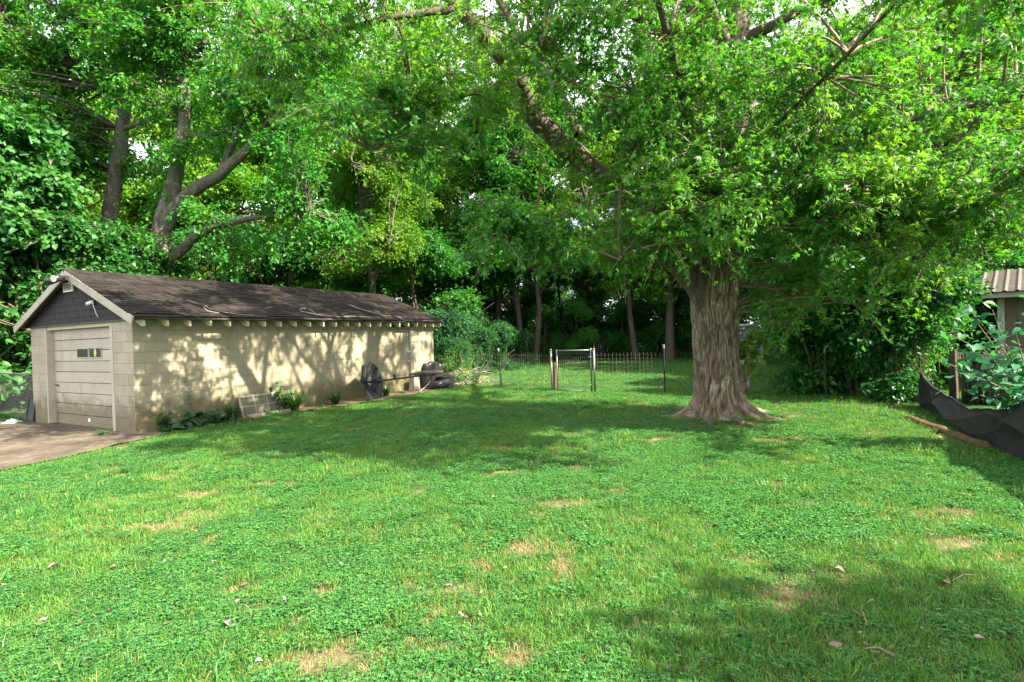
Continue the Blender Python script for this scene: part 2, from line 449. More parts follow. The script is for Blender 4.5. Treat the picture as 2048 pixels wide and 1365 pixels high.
# ------------------------------------------------------------------ garage
def paint_mat(name, c_lo, c_hi, stain, moss=None, rough=.75, grime=.5, zref=0.0):
    c_lo, c_hi, stain = ([x * .87 for x in t] for t in (c_lo, c_hi, stain))
    m, nt, b = nodes(name)
    wp = wpos(nt)
    col = ramp(nt, noise_fac(nt, wp, 1.7, 6, .7), [(.35, c_lo), (.65, c_hi)])
    st = ramp(nt, noise_fac(nt, wp, 5, 6, .75, (1, 1, .35)), [(.54, (0, 0, 0)), (.75, (grime,) * 3)])
    col = mixc(nt, st, col, stain)
    oi = nt.nodes.new('ShaderNodeObjectInfo')
    mr = N(nt, 'ShaderNodeMapRange'); mr.inputs['To Min'].default_value = .93; mr.inputs['To Max'].default_value = 1.05
    nt.links.new(oi.outputs['Random'], mr.inputs['Value'])
    hs = N(nt, 'ShaderNodeHueSaturation'); nt.links.new(mr.outputs['Result'], hs.inputs['Value']); nt.links.new(col, hs.inputs['Color']); col = hs.outputs['Color']
    if moss:   # splash dirt and algae that grow on the lowest courses
        sp = nt.nodes.new('ShaderNodeSeparateXYZ'); nt.links.new(wp, sp.inputs['Vector'])
        nz = noise_fac(nt, wp, 3.5, 6, .75)
        ad = N(nt, 'ShaderNodeMath', _operation='MULTIPLY_ADD'); nt.links.new(nz, ad.inputs[0]); ad.inputs[1].default_value = -1.5; nt.links.new(sp.outputs['Z'], ad.inputs[2])
        fac = ramp(nt, ad.outputs['Value'], [(0.0, (.85, .85, .85)), (.12, (0, 0, 0))])
        ad.inputs[1].default_value = -1.0
        ad2 = N(nt, 'ShaderNodeMath', _operation='ADD'); nt.links.new(ad.outputs['Value'], ad2.inputs[0]); ad2.inputs[1].default_value = .10
        fac = ramp(nt, ad2.outputs['Value'], [(0.0, (.8, .8, .8)), (.30, (0, 0, 0))])
        col = mixc(nt, fac, col, mixc(nt, ramp(nt, noise_fac(nt, wp, 9, 5, .7), [(.45, (0, 0, 0)), (.6, (1, 1, 1))]), moss, (.12, .085, .05)))
    nt.links.new(col, b.inputs['Base Color'])
    b.inputs['Roughness'].default_value = rough; b.inputs['Specular IOR Level'].default_value = .3
    bump(nt, b, noise_fac(nt, wp, 60, 5, .7), .25, .006)
    return m
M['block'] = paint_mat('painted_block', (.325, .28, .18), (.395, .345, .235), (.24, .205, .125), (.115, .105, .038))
M['block_front'] = paint_mat('painted_block_front', (.35, .31, .225), (.42, .375, .28), (.25, .21, .15), (.13, .12, .05))  # same cream paint lightened: the front's brighter light is put into the colour
M['mortar'] = plain('mortar', (.23, .195, .125), .9, coord='world')
M['door_paint'] = paint_mat('door_paint', (.42, .37, .285), (.49, .44, .35), (.20, .165, .115), (.16, .14, .06), .6, .75)
M['trim'] = paint_mat('trim_paint', (.39, .35, .26), (.47, .43, .34), (.22, .17, .11), None, .6, .7)
M['cream_wood'] = plain('cream_wood', (.46, .39, .24), .65, var=.12, coord='world')
m, nt, b = nodes('roof_shingle')
wp = wpos(nt); oi = nt.nodes.new('ShaderNodeObjectInfo')
f = mixc(nt, .5, noise_fac(nt, wp, 90, 4, .8), noise_fac(nt, wp, 3, 5, .7))
col = ramp(nt, f, [(.35, (.010, .008, .007)), (.5, (.021, .017, .0145)), (.65, (.046, .038, .031))])
hs = N(nt, 'ShaderNodeHueSaturation'); mr = N(nt, 'ShaderNodeMapRange'); mr.inputs['To Min'].default_value = .7; mr.inputs['To Max'].default_value = 1.3
nt.links.new(oi.outputs['Random'], mr.inputs['Value']); nt.links.new(mr.outputs['Result'], hs.inputs['Value']); nt.links.new(col, hs.inputs['Color'])
nt.links.new(hs.outputs['Color'], b.inputs['Base Color']); b.inputs['Roughness'].default_value = .92; b.inputs['Specular IOR Level'].default_value = .12
bump(nt, b, noise_fac(nt, wp, 200, 2, .7), .4, .004)
M['shingle'] = m
M['gable_shingle'] = plain('gable_shingle', (.0125, .0105, .0105), .85, var=.45, scale=30, coord='world')
M['dark'] = plain('dark', (.015, .015, .016), .5)
M['black_plastic'] = plain('black_plastic', (.018, .018, .019), .38, var=.3)
M['glass_dark'] = plain('glass_dark', (.006, .007, .007), .3, var=.2)
M['glass_dark'].node_tree.nodes['Principled BSDF'].inputs['Specular IOR Level'].default_value = .12
M['white_plastic'] = plain('white_plastic', (.72, .72, .68), .45, var=.06)
M['sticker'] = plain('sticker', (.75, .68, .04), .5, var=.05)
M['lens'] = plain('lens', (.45, .45, .42), .15)

M['roof_deck'] = plain('roof_deck', (.075, .062, .05), .9, coord='world')
GAR = thing('garage', 'long low cream block garage with dark shingle roof, dappled with sun', 'garage', tuple(G0), GROT)
BL, BH, GAP, TH = .4064, .2033, .004, .19
_blk = {}
def block_mesh(length, front):
    key = (round(length, 3), front)
    if key not in _blk:
        mb = MB()
        if front: mb.cbox((0, GAP / 2, GAP / 2), (TH, length - GAP / 2, BH - GAP / 2), .0035)
        else: mb.cbox((GAP / 2, 0, GAP / 2), (length - GAP / 2, TH, BH - GAP / 2), .0035)
        _blk[key] = mb.mesh('block', M['block_front'] if front else M['block'])
    return _blk[key]
DOOR_U0, DOOR_U1 = 6.90, 7.92
OPEN_W0, OPEN_W1 = .80, 3.58
Z0 = GTOP - 11 * BH
def lay(front, z, s0, s1):
    s = s0
    L = s1 - s0
    n = max(1, int(L / BL + .5)); cuts = []
    while s < s1 - .03:
        e = min(s + BL, s1)
        if s1 - e < .08: e = s1
        o = link('block', block_mesh(e - s, front), GAR)
        j = random.uniform(-.0018, .0018)
        o.location = (j, s, z) if front else (s, j, z)
        s = e
for k in range(11):
    z = Z0 + k * BH; odd = k % 2
    s0 = 0.0 if odd else TH + .001
    zt = z + BH
    if z < 1.97:
        lay(False, z, s0, DOOR_U0 - (0 if odd else 0)); lay(False, z, DOOR_U1, GLEN)
    else:
        lay(False, z, s0, GLEN)
    w0 = TH + .001 if odd else 0.0
    lay(True, z, w0, OPEN_W0); lay(True, z, OPEN_W1, GWID)
mb = MB()
mb.box((.012, .008, Z0), (DOOR_U0 - .004, TH - .012, GTOP - .01)); mb.box((DOOR_U1 + .004, .008, Z0), (GLEN - .006, TH - .012, GTOP - .01))
mb.box((.008, .022, Z0), (TH - .013, OPEN_W0 - .006, GTOP - .012)); mb.box((.008, OPEN_W1 + .006, Z0), (TH - .013, GWID - .006, GTOP - .012))
mb.build('mortar', M['mortar'], GAR)
MB().box((.2, GWID - .2, Z0), (GLEN - .01, GWID, GTOP)).box((GLEN - .2, .2, Z0), (GLEN - .002, GWID - .21, GTOP)).build('rear_wall', M['block'], GAR)
MB().box((.25, .2, .0), (GLEN - .25, GWID - .25, .03)).build('slab', M['drive'], GAR)
# front lintel and jambs
MB().cbox((.015, OPEN_W0 - .05, 2.045), (.16, OPEN_W1 + .05, GTOP + .005), .006).build('lintel', M['cream_wood'], GAR)
MB().cbox((-.012, OPEN_W0 - .09, .02), (.06, OPEN_W0 + .012, 2.045), .006).build('door_jamb', M['trim'], GAR)
MB().cbox((-.012, OPEN_W1 - .012, .02), (.19, OPEN_W1 + .05, 2.045), .006).build('door_jamb', M['trim'], GAR)
# sectional door of boards
gd = MB().box((.155, OPEN_W0 + .012, .02), (.165, OPEN_W1 - .014, 2.045)).build('garage_door', M['dark'], GAR)
NB = 9; bh = 2.02 / NB
bm_ = MB().cbox((0, 0, .006), (.035, OPEN_W1 - OPEN_W0 - .03, bh - .006), .005)
bme = bm_.mesh('board', M['door_paint'])
for k in range(NB):
    o = link('board', bme, gd); o.location = (.115 + (.004 if k % 2 else 0), OPEN_W0 + .014, .025 + k * bh); o.rotation_euler = (0, random.uniform(-.012, .006), 0)
zw = .025 + 6.26 * bh
for y0 in (1.42, 1.96):
    MB().cbox((.100, y0, zw), (.114, y0 + .50, zw + .22), .004).build('pane_frame', M['trim'], gd)
    MB().cbox((.095, y0 + .025, zw + .025), (.1055, y0 + .475, zw + .195), .003).build('pane', M['glass_dark'], gd)
# round yellow notice stuck inside the nearer pane
st = MB(); th = np.linspace(0, 2 * math.pi, 20, endpoint=False)
def oval(mb, x, cy_, cz, ry, rz):
    mb.add([(x, cy_ + ry * math.cos(t), cz + rz * math.sin(t)) for t in th] + [(x + .002, cy_ + ry * math.cos(t), cz + rz * math.sin(t)) for t in th],
           [tuple(range(20)), tuple(range(39, 19, -1))] + [(i, (i + 1) % 20, 20 + (i + 1) % 20, 20 + i) for i in range(20)])
oval(st, .0925, 1.66, zw + .11, .05, .075); stk = st.build('sticker', M['sticker'], gd)
mk = MB()
for dz in (-.035, 0, .035): mk.box((.0905, 1.63, zw + .102 + dz), (.092, 1.69, zw + .114 + dz))
mk.build('sticker_mark', M['dark'], gd)
MB().tube([(.105, 3.42, .86), (.085, 3.42, .86)], .012, 8).cbox((.08, 3.36, .845), (.095, 3.48, .875), .004).build('latch', M['dark'], gd)
tp = MB().box((.108, 2.0, .13), (.113, 2.10, .20)); tp.build('tape_scrap', M['white_plastic'], gd)
# roof
RZ, EZ, EY, RUN = 3.21, 2.185, -.32, GWID / 2 + .32
SL = (RZ - EZ) / RUN; SLEN = math.hypot(RZ - EZ, RUN); ANG = math.atan(SL)
X0, X1 = -.17, GLEN + .20
roof = MB()
mid = GWID / 2
prof = [(EY, EZ - .012), (mid, RZ - .012), (GWID - EY, EZ - .012), (GWID - EY, EZ - .045), (mid, RZ - .05), (EY, EZ - .045)]
roof.add([(x, y, z) for x in (X0 + .02, X1) for y, z in prof], [(0, 1, 7, 6), (1, 2, 8, 7), (2, 3, 9, 8), (3, 4, 10, 9), (4, 5, 11, 10), (5, 0, 6, 11), (0, 5, 4, 1), (1, 4, 3, 2), (6, 7, 10, 11), (7, 8, 9, 10)])
RO = roof.build('roof', M['roof_deck'], GAR)
# strip shingles with three tabs each, near slope one by one; the far slope that the photo hides is one part
EXP, TAB, SW = .132, .305, .914
NC = int(SLEN / EXP) + 1
def strip_mesh():
    mb = MB()
    for i in range(3):
        x0, x1 = i * TAB + .006, (i + 1) * TAB - .006
        d = random.uniform(-.006, .006)
        y0 = d   # lower edge of the tab
        mb.add([(x0, y0, .002), (x1, y0, .002), (x1, y0, .016), (x0, y0, .016), (x0, EXP + .06, .003), (x1, EXP + .06, .003)],
               [(0, 1, 2, 3), (3, 2, 5, 4), (0, 3, 4), (1, 5, 2), (0, 4, 5, 1)])
    mb.add([(.0, EXP - .01, .004), (SW, EXP - .01, .004), (SW, EXP + .08, .003), (0, EXP + .08, .003)], [(0, 1, 2, 3)])
    return mb.mesh('shingle', M['shingle'])
SM = [strip_mesh() for _ in range(4)]
for c in range(NC):
    x = X0 - (0, .45, .15, .6, .3)[c % 5] * 1.0
    while x < X1 - .1:
        if x + SW > X0 + .05:
            xx = max(x, X0); sx = min(SW, X1 - xx, SW - (xx - x)) / SW
            o = link('shingle', random.choice(SM), RO)
            t = c * EXP
            o.location = (xx, EY - .03 + math.cos(ANG) * t, EZ + math.sin(ANG) * t - .008 + (0.02 * math.sin(xx * 1.3) - .01 if c == 0 else 0))
            o.rotation_euler = (ANG + random.uniform(-.012, .02), random.uniform(-.003, .003), random.uniform(-.004, .004)); o.scale = (sx, 1, 1)
        x += SW
far = MB()
for c in range(NC):
    t0, t1 = c * EXP, (c + 1) * EXP + .03
    far.add([(x, GWID - EY - math.cos(ANG) * t, EZ + math.sin(ANG) * t - .008 + h) for x in (X0, X1) for t, h in ((t0, .0), (t0, .016), (min(t1, SLEN), .002))],
            [(0, 3, 4, 1), (1, 4, 5, 2)])
fo = far.build('far_slope_shingles', M['shingle'], RO); fo['kind'] = 'stuff'
cap = MB(); cw = .13
cap.add([(x, y, z) for x, lift in ((0, .016), (.30, .004)) for y, z in ((-cw, -cw * SL + lift), (0, lift + .006), (cw, -cw * SL + lift))], [(0, 3, 4, 1), (1, 4, 5, 2)])
cap.add([(0, -cw, -cw * SL), (0, 0, 0), (0, cw, -cw * SL), (0, -cw, -cw * SL + .016), (0, 0, .022), (0, cw, -cw * SL + .016)], [(0, 1, 4, 3), (1, 2, 5, 4)])
cme = cap.mesh('ridge_cap', M['shingle'])
x = X0
while x < X1 - .1:
    link('ridge_cap', cme, RO, loc=(x, mid, RZ + .004)); x += .25
# rake boards, fascia, rafter tails
def rake(y0, z0, y1, z1, x):
    mb = MB()
    mb.bar((x, y0, z0), (x, y1, z1), .026, .145, up=(0, 0, 1)); return mb
rake(EY - .06, EZ - .09, mid - .002, RZ - .072, X0 + .01).build('rake_board', M['trim'], GAR)
rake(GWID - EY + .06, EZ - .09, mid + .002, RZ - .072, X0 + .011).build('rake_board', M['trim'], GAR)
rake(EY, EZ - .085, mid - .002, RZ - .085, X1 - .03).build('rake_board', M['trim'], GAR)
rt = MB()
rt.add([(x, y, z) for x in (-.019, .019) for y, z in ((-.30, -.050), (.0, .075), (.0, -.04), (-.22, -.15), (-.30, -.15))], [(0, 1, 2, 3, 4), (9, 8, 7, 6, 5)] + [(i, (i + 1) % 5, 5 + (i + 1) % 5, 5 + i) for i in range(5)])
rme = rt.mesh('rafter_tail', M['cream_wood'])
for k in range(23):
    link('rafter_tail', rme, GAR, loc=(.06 + k * .405, -.004, GTOP + .018 + random.uniform(-.004, .004)))
MB().cbox((-.03, -.03, GTOP + .004), (GLEN + .01, .17, GTOP + .10), .004).build('wall_plate', M['cream_wood'], GAR)
# gable clad in dark shingles
def clip_poly(poly, half):
    out = []
    a, b_, c = half   # keep a*y+b*z<=c
    for i in range(len(poly)):
        p, q_ = poly[i], poly[(i + 1) % len(poly)]
        dp, dq = a * p[0] + b_ * p[1] - c, a * q_[0] + b_ * q_[1] - c
        if dp <= 0: out.append(p)
        if dp * dq < 0:
            t = dp / (dp - dq); out.append((p[0] + t * (q_[0] - p[0]), p[1] + t * (q_[1] - p[1])))
    return out
gh = [(-SL, 1, RZ - .05 - SL * mid), (SL, 1, RZ - .05 + SL * mid)]
gzb = GTOP + .012
MB().add([(x, y, z) for x in (.0, .09) for y, z in ((-.02, gzb), (GWID + .02, gzb), (mid, RZ - .06))], [(0, 1, 2), (5, 4, 3), (0, 3, 4, 1), (1, 4, 5, 2), (2, 5, 3, 0)]).build('gable_wall', M['dark'], GAR)
for r in range(8):
    z0 = gzb - .02 + r * .135
    y = -.3 - (r % 2) * .14
    while y < GWID + .2:
        wdt = .27 + random.uniform(-.02, .02)
        p = [(y + .004, z0 + random.uniform(-.006, .006)), (y + wdt - .004, z0 + random.uniform(-.006, .006)), (y + wdt - .004, z0 + .16), (y + .004, z0 + .16)]
        for h in gh: p = clip_poly(p, h) if p else p
        p = [q_ for i, q_ in enumerate(p) if math.hypot(q_[0] - p[i - 1][0], q_[1] - p[i - 1][1]) > 1e-4] if p else p
        if len(p) >= 3:
            n = len(p); e = random.uniform(0, .003)
            xs_ = lambda zz: -.016 - e + (zz - z0) / .16 * .012
            MB().add([(xs_(zz), yy, zz) for yy, zz in p] + [(-.001, yy, zz) for yy, zz in p],
                     [tuple(range(n)), tuple(range(2 * n - 1, n - 1, -1))] + [(i, (i + 1) % n, n + (i + 1) % n, n + i) for i in range(n)]).build('gable_shingle', M['gable_shingle'], GAR)
        y += wdt
MB().cbox((-.04, -.02, gzb - .028), (-.017, GWID + .02, gzb - .0), .004).build('drip_board', M['dark'], GAR)
# white louvre vent under the peak
vt = MB().box((-.05, mid - .03, 2.80), (-.022, mid + .0, 2.99)).box((-.05, mid + .35, 2.80), (-.022, mid + .38, 2.99)).box((-.05, mid + .0, 2.80), (-.022, mid + .35, 2.825)).box((-.05, mid + .0, 2.965), (-.022, mid + .35, 2.99))
vo = vt.build('vent', M['white_plastic'], GAR)
for k in range(3): MB().box((-.045, mid + .08 + k * .09, 2.826), (-.026, mid + .09 + k * .09, 2.964)).build('slat', M['white_plastic'], vo)
# side door
sd = MB().cbox((DOOR_U0 + .09, .055, .02), (DOOR_U1 - .19, .095, 1.965), .004).build('side_door', M['block'], GAR)
MB().cbox((DOOR_U0, -.004, .0), (DOOR_U0 + .088, .13, 2.0), .005).build('door_post', M['block'], GAR)
MB().cbox((DOOR_U1 - .188, -.016, .0), (DOOR_U1 - .002, .13, 2.0), .005).build('door_post', M['trim'], GAR)
MB().cbox((DOOR_U0 + .09, -.003, 1.967), (DOOR_U1 - .19, .12, 2.003), .005).build('door_head', M['block'], GAR)
for z0, z1 in ((.10, .50), (.53, .88)):
    for x0, x1 in ((DOOR_U0 + .16, DOOR_U0 + .42), (DOOR_U0 + .47, DOOR_U0 + .73)):
        MB().cbox((x0, .045, z0), (x1, .0545, z1), .006).build('panel', M['block'], sd)
MB().cbox((DOOR_U0 + .16, .046, 1.0), (DOOR_U0 + .73, .0545, 1.86), .006).build('panel', M['block'], sd)
for z in (.92, 1.22):
    MB().tube([(DOOR_U1 - .24, .054, z), (DOOR_U1 - .24, .0, z), (DOOR_U1 - .24, -.02, z)], [.018, .03, .016], 10).build('knob', M['white_plastic'], sd, smooth=True)

# lamp, camera and loose vines on the garage
def gthing(name, label, cat, u, w, z=0.0, rz=0.0, group=None):
    return thing(name, label, cat, tuple(gl(u, w, z)), GROT + rz, group)
fl = gthing('flood_light', 'twin black flood lamp fixed at the peak of the garage gable', 'lamp', X0 - .03, mid - .16, RZ - .17)
MB().cbox((-.03, -.05, -.05), (.03, .05, .05), .01).build('mount', M['black_plastic'], fl)
for dy, ax in ((.17, (-.12, .10, -.05)), (-.08, (-.13, -.05, -.03))):
    d = np.array(ax); p0 = np.array((-.04, dy * .5, .0))
    h = MB().tube([p0, p0 + d * .4, p0 + d * .5, p0 + d * 1.5], [.035, .04, .062, .078], 14).build('lamp_head', M['black_plastic'], fl, smooth=True)
    MB().tube([p0 + d * 1.48, p0 + d * 1.54], [.068, .06], 14).build('lens', M['lens'], h)
sc_ = gthing('security_camera', 'small white bullet camera with dangling cable on the garage gable', 'camera', -.02, 1.36, 2.50)
MB().tube([(-.02, 0, 0), (-.05, 0, .02)], .012, 8).build('bracket', M['white_plastic'], sc_)
MB().tube([(-.04, -.07, .03), (-.06, .10, .0)], .035, 12).build('body', M['white_plastic'], sc_, smooth=True)
MB().tube([(-.04, -.07, .03), (-.05, -.10, -.02), (-.035, -.12, -.12), (-.035, -.17, -.2), (-.035, -.24, -.28)], .006, 6).build('cable', M['white_plastic'], sc_, smooth=True)
M['vine_twig'] = plain('vine_twig', (.34, .29, .23), .8, var=.3)
def roof_pt(u, t, h=.022): return gl(u, EY + math.cos(ANG) * t, EZ + math.sin(ANG) * t + h)
for i, (pts, lab) in enumerate((
    ([(1.55, .18), (1.38, .32), (1.42, .55), (1.56, .66), (1.50, .5), (1.62, .3), (1.95, .16), (2.4, .05)], 'looped bare vine lying on the roof edge nearest the garage door'),
    ([(4.15, .75), (3.95, .72), (3.8, .5), (4.1, .3), (4.7, .14), (5.2, .22), (5.9, .2), (6.3, .17)], 'long bare vine trailing along the middle of the roof'),
    ([(6.1, 1.3), (6.15, 1.0), (6.35, .7), (6.6, .4), (6.95, .3), (7.4, .22)], 'forked bare vine on the roof toward its far end'),
    ([(2.9, .62), (3.05, .72), (3.25, .78)], 'short pale twig lying on the middle of the roof'))):
    P_ = np.array([roof_pt(*p) for p in pts]); c0 = P_[0].copy()
    mb = MB().tube(P_ - c0, np.linspace(.009, .004, len(pts)), 5)
    if i in (1, 2): mb.tube(np.array([roof_pt(pts[3][0], pts[3][1]), roof_pt(pts[3][0] + .12, pts[3][1] + .3), roof_pt(pts[3][0] + .1, pts[3][1] + .42)]) - c0, .005, 5)
    tag(mb.build('dead_vine', M['vine_twig'], None, True, loc=tuple(c0)), lab, 'vine', 'bare vines on the roof')

# ------------------------------------------------------------------ things along the garage wall
M['old_wood'] = plain('old_wood', (.32, .28, .20), .85, var=.3, scale=12)
M['weathered'] = bark_mat('weathered', (.045, .033, .023), (.19, .15, .105), None, 1.5, .5)
M['rotten'] = bark_mat('rotten', (.04, .025, .013), (.22, .145, .07), None, 2.0, .8)
M['umbrella_cloth'] = plain('umbrella_cloth', (.042, .043, .042), .85, var=.3, scale=5)
M['black_metal'] = plain('black_metal', (.02, .02, .022), .45, .3)
M['vinyl'] = plain('vinyl', (.026, .024, .024), .32, var=.3, scale=4)
M['galv'] = plain('galv', (.19, .19, .18), .5, .6, .2, 20)
M['wire'] = plain('wire', (.38, .36, .31), .5, .6, .1)
M['t_post'] = plain('t_post', (.030, .042, .034), .6, .2)
m, nt, b = nodes('tarp')
c = opos(nt)
nt.links.new(ramp(nt, noise_fac(nt, c, 4, 6, .7), [(.35, (.014, .014, .015)), (.6, (.030, .029, .029)), (.78, (.06, .054, .046))]), b.inputs['Base Color'])
b.inputs['Roughness'].default_value = .68
bump(nt, b, mixc(nt, .5, noise_fac(nt, c, 3.5, 6, .75, (1, 1, 2.2), 1.2), noise_fac(nt, c, 160, 2, .6)), .9, .05)
M['tarp'] = m
M['concrete'] = plain('concrete', (.26, .25, .19), .95, var=.3)
m, nt, b = nodes('sash_glass'); b.inputs['Base Color'].default_value = (.55, .52, .36, 1); b.inputs['Roughness'].default_value = .25; b.inputs['Transmission Weight'].default_value = .75; b.inputs['IOR'].default_value = 1.2
M['sash_glass'] = m

def leaf_arrays(n): return [], [], [], [], []

# leaning window sash, six panes
W = gthing('window_sash', 'old peeling six-pane window sash leaning on the garage wall between strap-leaf clumps', 'window sash', 1.95, -.20, .02)
sw, sh = 1.02, .50
fr = MB().cbox((0, 0, 0), (sw, .035, .05), .004).cbox((0, 0, sh - .05), (sw, .035, sh), .004).cbox((0, .001, .05), (.05, .034, sh - .05), .004).cbox((sw - .05, .001, .05), (sw, .034, sh - .05), .004)
def lean(o): o.rotation_euler = (-.28, 0, 0); return o
lean(fr.build('frame', M['old_wood'], W))
cw_ = (sw - .1 - 2 * .02) / 3; ch_ = (sh - .1 - .02) / 2
for i in (1, 2):
    x = .05 + i * cw_ + (i - 1) * .02
    lean(MB().box((x, .006, .05), (x + .02, .03, sh - .05)).build('muntin', M['old_wood'], W))
for i in range(3):
    x = .05 + i * (cw_ + .02)
    lean(MB().box((x, .007, .05 + ch_), (x + cw_, .029, .05 + ch_ + .02)).build('muntin', M['old_wood'], W))
    for j in range(2):
        z = .05 + j * (ch_ + .02)
        lean(MB().box((x, .014, z), (x + cw_, .018, z + ch_)).build('pane', M['sash_glass'], W))
tag(MB().cbox((0, 0, 0), (1.05, .12, .06), .006).build('board', M['old_wood'], None, loc=tuple(gl(1.98, -.36, .03)), rot=(0, 0, GROT)), 'pale weathered board on the dirt below the leaning window sash', 'board')

# open umbrella lying on its side
UB = gl(5.05, -.45, .0)
UMB = thing('patio_umbrella', 'dark open patio umbrella tipped on its side against the garage wall', 'umbrella', tuple(UB), GROT)
hub = np.array((.36, -.12, .50)); axd = unit(np.array((.64, -.76, .075)))      # pole direction
IR = np.array((.71, -.70, 0.0)); nrm_ = unit(np.array((.15, -.98, .12)))
e2 = unit(np.array((0, 0, .86)) - IR * .52); e2 = unit(e2 - nrm_ * np.dot(e2, nrm_)); e1 = np.cross(nrm_, e2)
def rimpt(k, r=1.0):
    t = (k + .5) * math.pi / 4
    return hub + nrm_ * .02 + r * (e1 * .48 * math.cos(t) + e2 * .58 * math.sin(t))
apex = hub - nrm_ * .16
for k in range(8):
    a0, a1 = rimpt(k), rimpt(k + 1)
    rows = []
    n = 4
    V_, F_ = [], []
    for i in range(n + 1):
        for j in range(3):
            s_ = i / n; p = apex + (a0 + (a1 - a0) * j / 2 - apex) * s_
            p = p - nrm_ * .05 * math.sin(math.pi * s_) + (nrm_ * .035 * s_ if j == 1 else 0)
            V_.append(p)
    for i in range(n):
        for j in range(2): F_.append((i * 3 + j, i * 3 + j + 1, i * 3 + j + 4, i * 3 + j + 3))
    gore = MB().add(V_, F_).build('canopy_panel', M['umbrella_cloth'], UMB)
    sol = gore.modifiers.new('cloth', 'SOLIDIFY'); sol.thickness = .006
    pts = [apex + (a0 - apex) * s_ - nrm_ * .05 * math.sin(math.pi * s_) + nrm_ * .012 for s_ in np.linspace(0, 1, 6)]
    MB().tube(pts, .009, 6).build('rib', M['black_metal'], UMB)
    midp = pts[3]
    MB().tube([hub + axd * .22, midp], .007, 5).build('stretcher', M['black_metal'], UMB)
tipz = hub + axd * 1.75
MB().tube([apex + nrm_ * .03, hub, hub + axd * .5, hub + axd * 1.2, tipz], [.022, .024, .026, .024, .03], 10).build('pole', M['black_metal'], UMB, True)
MB().tube([hub + axd * .17, hub + axd * .27], .042, 10).build('runner', M['black_metal'], UMB)
MB().cbox(tuple(hub + axd * .62 + np.array((-.03, -.02, .0))), tuple(hub + axd * .62 + np.array((.03, .03, .13))), .008).build('crank', M['black_metal'], UMB)

# grey log resting across the umbrella pole and the seat
log0 = gl(*(np.array((5.05, -.45, 0)) + hub + axd * 1.0 + np.array((0, 0, .06)))); log1 = log0 + (GL * axd[0] + GW * axd[1]) * .95 + np.array((0, 0, .07))
LG = np.array([log0 + (log1 - log0) * t + np.array((0, 0, .025 * math.sin(5 * t))) for t in np.linspace(0, 1, 9)])
tag(MB().tube(LG - log0, [.035, .042, .045, .05, .05, .052, .058, .06, .055], 10).build('log', M['weathered'], None, True, loc=tuple(log0)), 'weathered grey log lying along the umbrella pole in front of the discarded seat', 'log')

def cushion(mb, c, ax, ay, az, hx, hy, hz, p=4.0):
    """rounded padded block: superellipsoid on axes ax, ay, az"""
    n1, n2 = 20, 12
    c, ax, ay, az = (np.array(t, float) for t in (c, ax, ay, az))
    V_, F_ = [], []
    f = lambda t: math.copysign(abs(t) ** (2 / p), t)
    for i in range(n2 + 1):
        ph = -math.pi / 2 + math.pi * i / n2
        for j in range(n1):
            th_ = 2 * math.pi * j / n1
            V_.append(c + ax * hx * f(math.cos(ph)) * f(math.cos(th_)) + ay * hy * f(math.cos(ph)) * f(math.sin(th_)) + az * hz * f(math.sin(ph)))
    for i in range(n2):
        for j in range(n1): F_.append((i * n1 + j, i * n1 + (j + 1) % n1, (i + 1) * n1 + (j + 1) % n1, (i + 1) * n1 + j))
    return mb.add(V_, F_)
SE = gthing('discarded_seat', 'discarded black vinyl car seat leaning on the far end of the garage wall', 'seat', 7.95, -.42, .0)
cushion(MB(), (.30, .02, .52), (1, 0, 0), (0, 1, .25), (0, -.25, 1), .30, .10, .36).build('backrest', M['vinyl'], SE, True)
cushion(MB(), (-.02, .04, .50), (1, .25, 0), (-.25, 1, .2), (0, -.25, 1), .09, .12, .34).build('side_bolster', M['vinyl'], SE, True)
cushion(MB(), (.66, .04, .48), (1, -.25, 0), (.25, 1, .2), (0, -.25, 1), .08, .12, .32).build('side_bolster', M['vinyl'], SE, True)
cushion(MB(), (.28, -.32, .17), (1, 0, .1), (0, 1, -.15), (0, .15, 1), .36, .26, .11).build('seat_cushion', M['vinyl'], SE, True)
MB().tube([(-.1, -.30, .03), (.65, -.34, .05)], .02, 8).tube([(-.1, .06, .03), (.65, .04, .04)], .02, 8).build('seat_rail', M['black_metal'], SE)
tag(MB().cbox((0, 0, 0), (.32, .2, .42), .012).build('concrete_block', M['concrete'], None, loc=tuple(gl(7.45, -.36, .02)), rot=(0, 0, GROT + .1)), 'mossy grey concrete block standing before the side door', 'block')
P_ = np.array([gl(6.9, -.85, .03), gl(7.2, -.8, .07), gl(7.5, -.78, .18), gl(7.75, -.75, .30)])
tag(MB().tube(P_ - P_[0], [.010, .012, .011, .009], 6).build('bare_stick', M['vine_twig'], None, True, loc=tuple(P_[0])), 'thin bare stick propped on the discarded black seat', 'stick')
tag(MB().tube([(0, 0, 0), (0, 0, .34)], [.24, .28], 18).tube([(0, 0, .34), (0, 0, .37)], [.295, .295], 18).build('plastic_tub', M['black_plastic'], None, loc=tuple(gl(8.62, -.72, .02))), 'black plastic tub between the discarded seat and the brush pile', 'tub')

